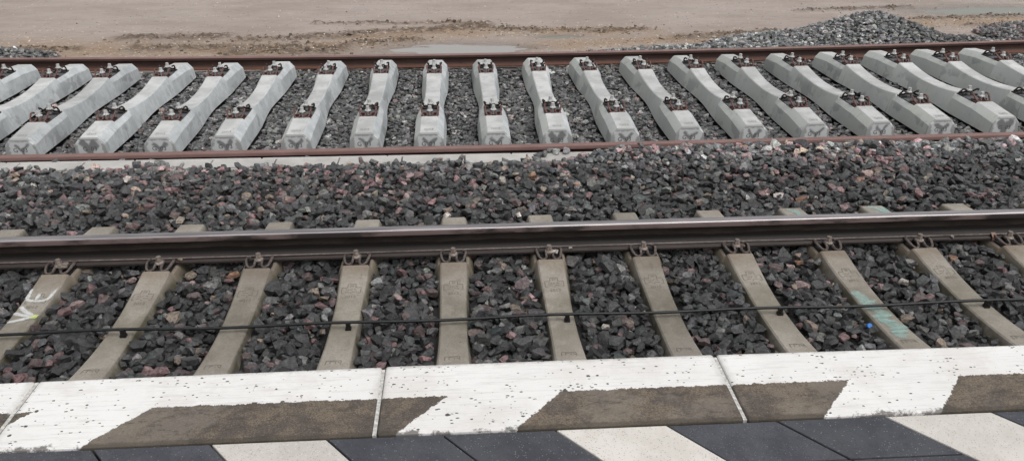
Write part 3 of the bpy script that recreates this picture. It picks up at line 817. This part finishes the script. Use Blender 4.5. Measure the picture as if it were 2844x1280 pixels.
# ------------------------------------------------------------------ gravel heaps behind the far rail
def heap(name, label, blobs, x0, x1, y0, y1, cprobs, gain, sp=0.044, sz=0.054):
    cx = (x0 + x1) / 2
    root = empty(name, (cx, (y0 + y1) / 2, GZ))
    tag(root, label, 'gravel heap', 'gravel heaps behind the far rail')
    def hh(x, y):
        z = np.zeros_like(x)
        for bx_, by_, rx, ry, h, e in blobs:
            d = np.hypot((x - bx_) / rx, (y - by_) / ry)
            z = np.maximum(z, h * np.clip(1 - d ** e, 0, 1))
        return z
    gx = np.arange(x0, x1 + 0.01, 0.08); gy = np.arange(y0, y1 + 0.01, 0.06)
    X, Y = np.meshgrid(gx, gy)
    H = hh(X, Y)
    me = grid_mesh('core', X, Y, np.where(H > 0.005, GZ + H - 0.05, GZ - 0.12), MT['heapcore'])
    o = put('core', me, root, tuple(-root.location))
    st = Stones()
    for dz in (-0.03, 0.0):
        x, y = jgrid(x0, x1, y0, y1, sp)
        h = hh(x, y)
        ok = (h > 0.012) & (np.abs(y - far_rail_y(x)) > 0.105)
        x, y, h = x[ok], y[ok], h[ok]
        n = len(x)
        size = np.clip(np.exp(rng.normal(np.log(sz), 0.24, n)), 0.03, 0.10)
        st.add(x, y, GZ + h + dz + rng.normal(0, 0.012, n), size, colours(n, cprobs(x, y), gain(x, y)), 32)
    P, RM, PR, SC, CC = st.cat()
    P = P - np.array(root.location)
    build_stones('gravel', P, RM, PR, SC, CC, root, MT['stone'])
grey = lambda x, y: {'m': 50, 'g': 34, 'n': 12, 'd': 4, 'w': 0.7, 'b': 1.5}
heap('gravel_heap', 'tall grey gravel heap with a long low tail behind the rusty far rail',
     [(5.80, 7.15, 1.25, 0.95, 0.42, 1.15), (5.2, 7.0, 1.9, 0.75, 0.24, 1.2), (3.6, 6.55, 2.4, 0.42, 0.13, 1.6), (6.8, 6.75, 0.9, 0.5, 0.14, 1.4), (2.0, 6.45, 1.5, 0.27, 0.085, 1.6)],
     0.5, 7.6, 6.15, 8.2, grey, lambda x, y: 2.0 - 1.0 * sst(5.85, 6.3, x) * (1 - sst(7.0, 7.3, x)))
heap('gravel_heap', 'brownish grey gravel heap cut by the right picture edge',
     [(9.2, 7.25, 1.9, 0.95, 0.30, 1.2), (8.0, 6.7, 1.0, 0.45, 0.13, 1.5)], 7.62, 11.0, 6.2, 8.3,
     lambda x, y: {'m': 50, 'b': 26, 'g': 22, 'q': 3}, lambda x, y: 1.5 + 0 * x)
heap('gravel_heap', 'small low grey gravel patch at the left end of the far rail',
     [(-6.7, 7.05, 1.5, 0.42, 0.15, 1.6), (-7.2, 6.75, 1.9, 0.6, 0.15, 1.6)], -9.0, -4.8, 6.45, 7.6, grey, lambda x, y: 1.25 + 0 * x)

# ------------------------------------------------------------------ rails
def rail_profile(kind):
    if kind == 60:   # (y, z) half profile from the top centre down, 172 mm high
        h = [(0, 0.172), (0.014, 0.1718), (0.026, 0.1700), (0.0325, 0.1660), (0.0355, 0.1590), (0.036, 0.1335), (0.024, 0.1285), (0.0115, 0.122), (0.0085, 0.112), (0.0083, 0.055), (0.0105, 0.042), (0.019, 0.0335), (0.040, 0.0255), (0.072, 0.0145), (0.075, 0.0115), (0.075, 0.0)]
    else:            # 149 mm rail
        h = [(0, 0.152), (0.013, 0.1518), (0.024, 0.1500), (0.0305, 0.1460), (0.0333, 0.1395), (0.0336, 0.1140), (0.022, 0.109), (0.0105, 0.103), (0.0072, 0.094), (0.0070, 0.046), (0.0095, 0.035), (0.018, 0.0270), (0.036, 0.0205), (0.060, 0.0125), (0.0625, 0.010), (0.0625, 0.0)]
    return [(-y, z) for y, z in h[::-1]][:-1] + h
def rail(name, xs, yf, z0, kind, mats, classify, label):
    pr = rail_profile(kind); n = len(pr)
    x_mid = (xs[0] + xs[-1]) / 2
    v = [(x - x_mid, yf(x) + y - yf(x_mid), z) for x in xs for y, z in pr]
    f, idx = [], []
    for i in range(len(xs) - 1):
        for j in range(n):
            j2 = (j + 1) % n
            f.append((i * n + j, i * n + j2, (i + 1) * n + j2, (i + 1) * n + j))
            idx.append(classify((pr[j][0] + pr[j2][0]) / 2, (pr[j][1] + pr[j2][1]) / 2))
    f.append(tuple(range(n))); idx.append(1)
    f.append(tuple((len(xs) - 1) * n + j for j in range(n))); idx.append(1)
    o = put(name, mesh(name, v, f, mats, idx, smooth=38), None, (x_mid, yf(x_mid), z0))
    return tag(o, label, 'rail')
RB = -0.012
rail('rail', list(np.linspace(-8, 10, 37)), lambda x: 0.753, RB, 60, [MT['polish'], MT['head_side'], MT['old_web'], MT['old_foot']],
     lambda y, z: 0 if (z > 0.167) else (1 if z > 0.13 else (2 if z > 0.034 else 3)), 'running rail with polished silver top on the platform track')
cls = lambda y, z: 0 if z > 0.135 else (1 if z > 0.028 else 2)
rail('rail', list(np.linspace(-9, 11, 61)), far_rail_y, -0.222, 49, [MT['rust_top'], MT['rust_side'], MT['rust_foot']], cls, 'rusty loose rail lying behind the far ends of the pale sleepers')
cls2 = lambda y, z: 0 if z > 0.112 else (1 if z > 0.028 else 2)
rail('rail', list(np.linspace(-9, 11, 61)), near_rail_y, -0.222, 49, [MT['rust_top'], MT['rust_side'], MT['rust_foot']], cls2, 'rusty loose rail lying in front of the near ends of the pale sleepers')

# ------------------------------------------------------------------ sleepers
def top_z(s):
    a = abs(s)
    if a <= 0.572: return -0.050 * (1 - (a / 0.572) ** 2)
    if a <= 0.934: return -0.022
    return 0.0 - 0.035 * ((a - 0.934) / 0.366)
def sleeper_mesh(name, mat, new):
    half = [0, 0.08, 0.16, 0.24, 0.32, 0.40, 0.46, 0.50, 0.54, 0.572, 0.584, 0.64, 0.753, 0.87, 0.922, 0.934, 0.99, 1.06, 1.15, 1.24, 1.290, 1.300]
    st = [-a for a in half[:0:-1]] + half
    v, f = [], []
    for s in st:
        a = abs(s)
        wb = 0.222 + 0.078 * float(sst(0.0, 0.72, np.array(a)))
        wt = 0.142 + 0.014 * float(sst(0.15, 0.55, np.array(a)))
        seat = 0.584 <= a <= 0.922
        zt = -0.022 if seat else (0.0 if 0.571 < a < 0.584 or 0.922 < a < 0.935 else top_z(s))
        if seat: wt += 0.030
        if a > 1.295: zt -= 0.012; wt -= 0.012; wb -= 0.008
        zm = zt - 0.075 if not seat else -0.075
        wm = wt + (wb - wt) * (0.44 if not new else 0.46 + 0.30 * float(sst(0.45, 0.95, np.array(a))))
        if new: wt += 0.006; zm += 0.014
        pts = [(-wb / 2, -0.210), (-wm / 2, zm), (-wt / 2 - 0.004, zt - 0.007), (-wt / 2 + 0.005, zt), (wt / 2 - 0.005, zt), (wt / 2 + 0.004, zt - 0.007), (wm / 2, zm), (wb / 2, -0.210)]
        v += [(x, s, z) for x, z in pts]
    n = 8
    for i in range(len(st) - 1):
        for j in range(n):
            j2 = (j + 1) % n
            f.append((i * n + j, i * n + j2, (i + 1) * n + j2, (i + 1) * n + j))
    f.append(tuple(range(n))); f.append(tuple((len(st) - 1) * n + j for j in range(n)))
    return mesh(name, v, f, mat, smooth=14)
body_old = sleeper_mesh('body', MT['conc_old'], False)
body_new = sleeper_mesh('body', MT['conc_new'], True)

def clamp_mesh(mat, raised):
    up = 0.034 if raised else 0.0
    half = [(0.0, 0.030, 0.026 + up * 0.3), (0.016, 0.027, 0.026 + up * 0.3), (0.022, 0.010, 0.025 + up * 0.3), (0.020, -0.020, 0.020 + up * 0.2), (0.024, -0.050, 0.010), (0.042, -0.066, 0.006), (0.062, -0.052, 0.010),
            (0.072, -0.020, 0.020 + up * 0.4), (0.078, 0.015, 0.026 + up), (0.074, 0.040, 0.024 + up * 1.25), (0.060, 0.052, 0.022 + up * 1.1)]
    path = [(-x, y, z) for x, y, z in half[:0:-1]] + half
    v, f = tube_data(catmull(path, 3), 0.0088, 6)
    return mesh('tension_clamp', v, f, mat, smooth=60)
clamp_rust = clamp_mesh(MT['rustclip'], True)
clamp_dark = clamp_mesh(MT['darkclip'], True)
clamp_old = clamp_mesh(MT['oldclip'], False)
def screw_mesh(mat, lift, fat):
    V_, F_ = [], []
    for z0, z1, r0, r1, n in ((-0.01, 0.032 + lift, 0.012, 0.012, 8), (0.032 + lift, 0.039 + lift, 0.027, 0.0255, 14), (0.039 + lift, 0.045 + lift, 0.0255, 0.018, 14), (0.045 + lift, 0.077 + lift, 0.0175, 0.0150, 6)):
        a, b = cyl_data(0, 0, z0, z1, r0 * fat, r1 * fat, n, len(V_), 0.3)
        V_ += a; F_ += b
    return mesh('screw', V_, F_, mat, smooth=35)
screw_new = screw_mesh(MT['screw_new'], 0.014, 1.12)
screw_old = screw_mesh(MT['screw_old'], -0.006, 1.05)
def plate_mesh(mat, wx, y0, y1, ridge):
    V_, F_ = [], []
    parts = [(-wx, wx, y0, y1, 0.0, 0.010), (-wx * 0.98, -wx * 0.45, ridge - 0.010, ridge + 0.012, 0.0101, 0.024), (wx * 0.45, wx * 0.98, ridge - 0.010, ridge + 0.012, 0.0101, 0.024)]
    for b in parts:
        a, c = box_data(*b)
        F_ += [tuple(i + len(V_) for i in q) for q in c]; V_ += a
    return mesh('guide_plate', V_, F_, mat)
gp_dark = plate_mesh(MT['plate'], 0.080, -0.075, 0.040, 0.026)
gp_red = plate_mesh(MT['plate_red'], 0.080, -0.075, 0.040, 0.026)
pad_m = box_mesh('rail_pad', (-0.082, 0.082, -0.085, 0.085, 0.0, 0.008), MT['pad'])

# lettering
def text_mesh(txt, size, mat):
    cu = bpy.data.curves.new('lettering', 'FONT')
    cu.body = txt; cu.size = size; cu.align_x = 'CENTER'; cu.align_y = 'CENTER'; cu.resolution_u = 2
    ob = bpy.data.objects.new('lettering', cu)
    COL.objects.link(ob)
    bpy.context.view_layer.update()
    me = bpy.data.meshes.new_from_object(ob.evaluated_get(bpy.context.evaluated_depsgraph_get()))
    bpy.data.objects.remove(ob, do_unlink=True)
    bpy.data.curves.remove(cu)
    me.materials.clear(); me.materials.append(mat)
    me.name = 'stamp'
    return me
t_g03 = text_mesh('G03', 0.052, MT['stamp_new'])
t_ge = text_mesh('G', 0.058, MT['stamp_dark'])
t_03e = text_mesh('03', 0.058, MT['stamp_dark'])
t_2012 = text_mesh('2012', 0.034, MT['stamp_old'])
t_20 = text_mesh('20', 0.026, MT['stamp_old'])
def strips(segs, w, mat, zf):
    V_, F_ = [], []
    for (x0, y0), (x1, y1) in segs:
        d = Vector((x1 - x0, y1 - y0, 0)); n = Vector((-d.y, d.x, 0)).normalized() * w / 2
        b = len(V_)
        for (x, y), sgn in (((x0, y0), 1), ((x0, y0), -1), ((x1, y1), -1), ((x1, y1), 1)):
            px, py = x + n.x * sgn, y + n.y * sgn
            V_.append((px, py, zf(py)))
        F_.append((b, b + 1, b + 2, b + 3))
    me = mesh('stamp', V_, F_, mat)
    return me
zz_ = lambda y: top_z(y) + 0.0012
cross = strips([((-0.021, 0.387), (0.021, 0.387)), ((-0.022, 0.387), (-0.024, 0.354)), ((0.022, 0.387), (0.024, 0.354)), ((-0.056, 0.353), (-0.022, 0.353)), ((0.022, 0.353), (0.056, 0.353)),
                ((-0.056, 0.353), (-0.056, 0.298)), ((0.056, 0.353), (0.056, 0.298)), ((-0.056, 0.298), (-0.040, 0.298)), ((0.040, 0.298), (0.056, 0.298)), ((-0.034, 0.340), (-0.022, 0.326)), ((-0.016, 0.340), (-0.016, 0.325)),
                ((-0.008, 0.326), (0.006, 0.340)), ((0.014, 0.338), (0.030, 0.330)), ((-0.036, 0.312), (-0.010, 0.310)), ((0.004, 0.314), (0.034, 0.310)), ((-0.004, 0.304), (0.002, 0.294))], 0.0038, MT['stamp_old'], zz_)
boxst = strips([((-0.040, -0.385), (0.034, -0.385)), ((-0.040, -0.385), (-0.043, -0.425)), ((0.034, -0.385), (0.036, -0.425)), ((-0.022, -0.394), (0.0, -0.394)), ((-0.020, -0.394), (-0.020, -0.415)), ((0.008, -0.396), (0.008, -0.415)), ((0.018, -0.396), (0.030, -0.410))], 0.004, MT['stamp_old'], zz_)

SEAT_Z = -0.022
def fasten(root, s0, inner, clamp, screw, plate, zoff=0.0):
    # inner = +1: clamp stands on the +y side of the rail seat centre and points towards -y
    rz = math.pi if inner > 0 else 0.0
    y = s0 + inner * (0.105)
    g_ = put('guide_plate', plate, root, (0, y, SEAT_Z + 0.0005), (0, 0, rz))
    c_ = put('tension_clamp', clamp, root, (0, y, SEAT_Z + 0.0105 + zoff), (rnd.uniform(-0.05, 0.05), 0, rz + rnd.uniform(-0.05, 0.05)))
    put('screw', screw, c_, (0, 0, 0.0), (rnd.uniform(-0.03, 0.03), rnd.uniform(-0.03, 0.03), rnd.uniform(0, 1)))
    return c_

ordn = ['first', 'second', 'third', 'fourth', 'fifth', 'sixth', 'seventh', 'eighth', 'ninth', 'tenth', 'eleventh', 'twelfth', 'thirteenth', 'fourteenth', 'fifteenth', 'sixteenth', 'seventeenth', 'eighteenth', 'nineteenth', 'twentieth']
UPZ = -0.0095
for i, (x, y, a) in enumerate(UP):
    zj = rnd.uniform(-0.004, 0.004)
    root = empty('concrete_sleeper', (x, y, UPZ + zj), R(a))
    tag(root, 'pale new concrete sleeper with unused clamps, %s from left in the loose row' % ordn[i], 'sleeper', 'loose pale sleepers of the unfinished track')
    b = put('body', body_new, root)
    for s0 in (-0.753, 0.753):
        put('rail_pad', pad_m, root, (0, s0, SEAT_Z + 0.0005))
        fasten(root, s0, -1, clamp_rust, screw_new, gp_red)
        fasten(root, s0, 1, clamp_dark, screw_new, gp_dark)
    tilt = math.atan(0.035 / 0.366)
    put('stamp', t_g03, b, (0, -1.225, top_z(1.225) + 0.0015), (tilt, 0, 0))
    put('stamp', t_ge, b, (-0.048, -1.3012, -0.140), (R(90), 0, 0))
    put('stamp', t_03e, b, (0.030, -1.3012, -0.140), (R(90), 0, 0))

def paint(root, pts_list, width, mat, z_off, name, taper=1.0):
    V_, F_, E_ = [], [], []
    for pts in pts_list:
        p = catmull([(x, y, 0) for x, y in pts], 5)
        b = len(V_)
        n = len(p)
        for i in range(n):
            t = (p[min(i + 1, n - 1)] - p[max(i - 1, 0)]).normalized()
            nn = Vector((-t.y, t.x, 0))
            w = width * (0.8 + 0.4 * rnd.random())
            for q in (-1, -0.5, 0, 0.5, 1):
                c = p[i] + nn * w * 0.5 * q
                c.x = max(-0.079, min(0.079, c.x))
                V_.append((c.x, c.y, top_z(c.y) + z_off)); E_.append((1 - abs(q)) * 0.9 * (0.4 if i in (0, n - 1) else 1.0))
        for i in range(n - 1):
            for j in range(4):
                F_.append((b + i * 5 + j, b + i * 5 + j + 1, b + (i + 1) * 5 + j + 1, b + (i + 1) * 5 + j))
        z_off += 0.0006
    me = mesh(name, V_, F_, mat, recalc=False)
    at = me.attributes.new('edge', 'FLOAT', 'POINT'); at.data.foreach_set('value', E_)
    return put(name, me, root)

low_lab = {}
for i, x in enumerate(LOW_X):
    root = empty('concrete_sleeper', (x, 0, 0), R(rnd.uniform(-0.15, 0.15)))
    tag(root, 'weathered tan concrete sleeper under the platform track rail, %s from left' % ordn[i], 'sleeper', 'weathered sleepers of the platform track')
    b = put('body', body_old, root)
    c_ = fasten(root, 0.753, -1, clamp_old, screw_old, gp_dark, 0.002)
    fasten(root, 0.753, 1, clamp_old, screw_old, gp_dark, 0.002)
    put('rail_pad', box_mesh('rail_pad', (-0.075, 0.075, -0.072, 0.072, 0, 0.0092), MT['plate']), root, (0, 0.753, SEAT_Z + 0.0004))
    put('stamp', cross, b)['kind'] = 'stuff'
    put('stamp', boxst, b)['kind'] = 'stuff'
    put('stamp', t_20, b, (0, 0.369, top_z(0.369) + 0.0016), (0.06, 0, 0))
    put('stamp', t_2012, b, (0, 0.262, top_z(0.262) + 0.0016), (0.075, 0, 0))
    if abs(x + 2.4) < 0.01:
        root['label'] = 'weathered tan sleeper with white spray painted E and V'
        paint(b, [[(-0.07, 0.44), (-0.062, 0.36), (-0.04, 0.325), (0.03, 0.320), (0.062, 0.345), (0.072, 0.43)], [(-0.005, 0.33), (-0.008, 0.39)]], 0.032, MT['spray_white'], 0.0022, 'paint_letter')
        paint(b, [[(-0.062, 0.27), (-0.02, 0.225), (0.045, 0.175)], [(-0.07, 0.205), (0.0, 0.18), (0.05, 0.170)], [(-0.065, 0.115), (0.0, 0.14), (0.055, 0.165)]], 0.036, MT['spray_white'], 0.0022, 'paint_letter')
        paint(b, [[(0.040, 0.165), (0.060, 0.160), (0.078, 0.152)], [(0.050, 0.175), (0.066, 0.168), (0.078, 0.166)]], 0.036, MT['spray_lime'], 0.0046, 'paint_mark')
    if abs(x - 2.4) < 0.01:
        root['label'] = 'weathered tan sleeper with teal spray paint zigzag near the blue cap'
        paint(b, [[(-0.055, 0.15), (-0.03, 0.08), (-0.03, 0.0), (0.01, -0.08), (-0.02, -0.16), (0.02, -0.24), (0.0, -0.30), (-0.03, -0.36)]], 0.10, MT['spray_teal'], 0.0022, 'paint_mark')
        paint(b, [[(-0.04, 0.02), (0.04, 0.045)], [(-0.06, -0.03), (0.03, -0.02)], [(-0.07, -0.13), (0.055, -0.12)], [(-0.05, -0.17), (0.04, -0.19)], [(-0.04, -0.27), (0.07, -0.25)], [(-0.05, -0.30), (0.05, -0.30)]], 0.046, MT['spray_teal'], 0.0034, 'paint_mark')
        paint(b, [[(-0.03, 1.27), (0.0, 1.20), (0.02, 1.10)], [(0.02, 1.25), (0.01, 1.12)]], 0.05, MT['spray_teal'], 0.0024, 'paint_mark')
    if abs(x - 3.0) < 0.01:
        root['label'] = 'weathered tan sleeper with teal paint on its far end, right of the zigzag one'
        paint(b, [[(-0.05, 1.27), (0.0, 1.22), (0.05, 1.12)], [(0.0, 1.27), (0.03, 1.12)], [(0.055, 1.26), (0.04, 1.14)]], 0.05, MT['spray_teal'], 0.0024, 'paint_mark')

# ------------------------------------------------------------------ cables on the platform track
def cable_y(x): return -0.055 + 0.004 * math.sin(x * 2.1) + 0.003 * math.sin(x * 5.3)
def cable_z(x): return -0.012 + 0.005 * math.cos((x - 0.6) / 1.2 * 2 * math.pi)
path = [Vector((x, cable_y(x), cable_z(x))) for x in np.arange(-8, 10.01, 0.15)]
v, f = tube_data(path, 0.0088, 8)
tag(put('track_cable', mesh('track_cable', v, f, MT['cable'], smooth=60)), 'black cable strung along the middle of the platform track', 'cable')
V_, F_ = [], []
for b in ((-0.022, 0.022, -0.018, 0.016, -0.03, 0.0), (-0.016, 0.016, -0.014, 0.014, 0.0, 0.030)):
    a, c = box_data(*b); F_ += [tuple(i + len(V_) for i in q) for q in c]; V_ += a
a, c = cyl_data(0.0, -0.012, 0.0, 0.012, 0.012, 0.010, 8, len(V_)); V_ += a; F_ += c
V_ = [(x * 0.7, y * 0.8, z) for x, y, z in V_]
clampm = mesh('cable_clamp', V_, F_, MT['clampblack'])
lab = ['first', 'second', 'third', 'fourth', 'fifth', 'sixth']
for i, x in enumerate((-3.0 + 1.2, -0.6, 0.6, 1.8, 3.0)):
    o = put('cable_clamp', clampm, None, (x + 0.03, cable_y(x) - 0.006, -0.034))
    tag(o, 'small black clamp holding the track cable to a sleeper, %s from left' % lab[i], 'clamp', 'clamps of the track cable')
path = [Vector((x, 0.704 + 0.004 * math.sin(x * 1.3) , RB + 0.0255 + 0.0045)) for x in np.arange(-8, 10.01, 0.2)]
v, f = tube_data(path, 0.0048, 6)
tag(put('foot_cable', mesh('foot_cable', v, f, MT['footcable'], smooth=60)), 'thin brown cable lying along the foot of the silver topped rail', 'cable')
# bracket gripping the rail foot
pr_ = [(0.700, RB + 0.040), (0.672, RB + 0.020), (0.668, RB - 0.004)]
V_ = []
for x in (-0.015, 0.015):
    for y, z in pr_:
        V_.append((x, y, z)); V_.append((x, y - 0.003, z + 0.004))
F_ = []
for i in range(2):
    for q in (0, 1):
        F_.append((2 * i + q, 2 * i + 2 + q, 6 + 2 * i + 2 + q, 6 + 2 * i + q))
    F_.append((2 * i, 2 * i + 1, 2 * i + 3, 2 * i + 2)); F_.append((6 + 2 * i, 6 + 2 * i + 1, 6 + 2 * i + 3, 6 + 2 * i + 2))
F_ += [(0, 1, 7, 6), (4, 5, 11, 10)]
tag(put('cable_bracket', mesh('cable_bracket', V_, F_, MT['bracket']), None, (3.52, 0, 0)), 'small rusty bracket gripping the rail foot near the right edge', 'bracket')
# pale chips on the rail foot and the white stone caught in a clamp
def pebble(x, y, z, s, c, label, seed):
    v, t = PROTO[seed]
    o = put('pebble', mesh('pebble', v * np.array([s, s, s]), t, MT['stone_obj'], recalc=False), None, (x, y, z), (0, 0, seed))
    o.color = (*c, 1)
    tag(o, label, 'pebble')
pebble(0.742, 0.690, RB + 0.026, 0.024, (0.40, 0.36, 0.31), 'tiny pale chip on the rail foot right of the white pebble', 3)
pebble(3.245, 0.690, RB + 0.026, 0.026, (0.42, 0.38, 0.33), 'tiny pale chip on the rail foot left of the rusty bracket', 5)
pebble(-1.69, 0.690, RB + 0.026, 0.026, (0.26, 0.20, 0.14), 'tiny tan chip on the rail foot at left', 7)
pebble(0.635, 0.635, 0.022, 0.036, (0.60, 0.54, 0.48), 'white pebble caught in a rail clamp near the picture centre', 9)
pebble(-2.37, 0.632, 0.024, 0.055, (0.20, 0.165, 0.14), 'grey brown pebble sitting on the leftmost rail clamp', 11)
pebble(1.835, 0.637, 0.020, 0.040, (0.13, 0.10, 0.085), 'dark brown pebble wedged in a rail clamp right of centre', 13)
pebble(0.452, 1.30, -0.035, 0.05, (0.62, 0.57, 0.50), 'round white pebble beside a sleeper end behind the silver rail', 2)
# blue cap
V_, F_ = [], []
for z0, z1, r0, r1 in ((0.0, 0.011, 0.0155, 0.0155), (0.011, 0.0135, 0.0155, 0.013)):
    a, b = cyl_data(0, 0, z0, z1, r0, r1, 20, len(V_)); V_ += a; F_ += b
tag(put('bottle_cap', mesh('bottle_cap', V_, F_, MT['cap'], smooth=40), None, (2.262, -0.232, -0.036), (R(48), R(8), 0)), 'bright blue plastic bottle cap lying on dark ballast', 'bottle cap')

# ------------------------------------------------------------------ cable trough
tr = empty('cable_trough', (-1.0, 2.6, -0.22))
tag(tr, 'pale concrete cable trough with flat lids beside the rusty near rail', 'cable trough')
def quad_prism(x0, x1, d0, d1, z0, z1, gap):
    pts = []
    for x, d in ((x0 + gap, d0), (x1 - gap, d0), (x1 - gap, d1), (x0 + gap, d1)):
        pts.append((x - tr.location.x, tro_back(x) - d - tr.location.y))
    v = [(x, y, z0 - tr.location.z) for x, y in pts] + [(x, y, z1 - tr.location.z) for x, y in pts]
    f = [(3, 2, 1, 0), (4, 5, 6, 7), (0, 1, 5, 4), (1, 2, 6, 5), (2, 3, 7, 6), (3, 0, 4, 7)]
    return v, f
x = -8.0; i = 0
while x < 7.5:
    x1 = x + 1.06
    V_, F_ = [], []
    for d0, d1, z1 in ((0.0, 0.028, TRO_Z - 0.004), (0.212, 0.240, TRO_Z - 0.012)):
        v, f = quad_prism(x, x1, d0, d1, -0.34, z1, 0.007)
        F_ += [tuple(q + len(V_) for q in t) for t in f]; V_ += v
    v, f = quad_prism(x, x1, 0.028, 0.212, -0.34, -0.30, 0.003)
    F_ += [tuple(q + len(V_) for q in t) for t in f]; V_ += v
    put('trough_wall', bevel_mesh('trough_wall', V_, F_, MT['trough'], 0.003), tr)
    for j in (0, 1):
        xa = x + 0.13 + j * 0.53
        v, f = quad_prism(xa, xa + 0.53, 0.0305, 0.2095, TRO_Z - 0.045, TRO_Z + rnd.uniform(-0.004, 0.004), 0.006)
        put('lid', bevel_mesh('lid', v, f, MT['trough'], 0.004), tr)
    x = x1

# ------------------------------------------------------------------ platform
PZ = 0.74
core = put('platform', box_mesh('platform', (-12, 14, -9.0, -1.60, -0.62, 0.60), MT['platform_core']))
tag(core, 'station platform with painted edge slabs and diagonal pavers', None, None, 'structure')
def edge_y(x): return -1.512 - 0.004 * (x - 0.3) ** 2
SL = 1.148
for i in range(-2, 4):
    x0 = -0.2 + SL * (i - 1) - 0.001; x1 = x0 + SL
    g_ = 0.0065
    v, f = box_data(x0 + g_, x1 - g_, -1.862, -1.515, 0.602, PZ + rnd.uniform(-0.001, 0.001))
    xm, ym, zm = (x0 + x1) / 2, -1.69, 0.602
    v = [(a - xm, (b if b < -1.7 else edge_y(a)) - ym, c - zm) for a, b, c in v]
    o = put('edge_slab', bevel_mesh('edge_slab', v, f, MT['slab'], 0.011, 3), core, (xm, ym, zm))
    fv, ff = box_data(-0.0075, 0.0045, -0.168, 0.165, 0, 0.1325)
    put('joint_filler', mesh('joint_filler', fv, ff, MT['mortar']), core, (x1, ym, zm))
JX = 0.003; SP = 0.3463; KS = 0.86
row_y = [(-1.868, -2.045), (-2.050, -2.30), (-2.305, -2.55)]
def paver(poly, mat):
    # poly in order, real thickness
    cx = sum(p[0] for p in poly) / len(poly); cy = sum(p[1] for p in poly) / len(poly)
    n = len(poly)
    v = [(x - cx, y - cy, 0) for x, y in poly] + [(x - cx, y - cy, 0.132) for x, y in poly]
    f = [tuple(range(n))[::-1], tuple(range(n, 2 * n))] + [(i, (i + 1) % n, n + (i + 1) % n, n + i) for i in range(n)]
    put('paver', bevel_mesh('paver', v, f, mat, 0.0035, 2), core, (cx, cy, 0.602 + rnd.uniform(-0.001, 0.001)))
for j in range(-9, 11):
    xa = 0.004 + SP * j
    light = (j % 3 == 1)
    mt = MT['paver_light'] if light else MT['paver_dark']
    y0, y1 = row_y[0]
    sh = lambda y: -KS * (y + 1.868)
    g_ = 0.0038
    if light: y1 = row_y[1][1]
    paver([(xa + g_, y0), (xa + SP - g_, y0), (xa + SP - g_ + sh(y1), y1), (xa + g_ + sh(y1), y1)], mt)
    y0, y1 = row_y[1]
    s0 = sh(y0)
    if not light:
        paver([(xa + g_ + s0, y0), (xa + SP - g_ + s0, y0), (xa + SP - g_ + sh(y1), y1), (xa + g_ + sh(y1), y1)], mt)
# rest of the paved platform behind the camera's feet
v, f = box_data(-12, 14, -9.0, -2.306, 0.601, 0.733)
put('paving_rest', mesh('paving_rest', v, f, MT['paver_dark']), core)
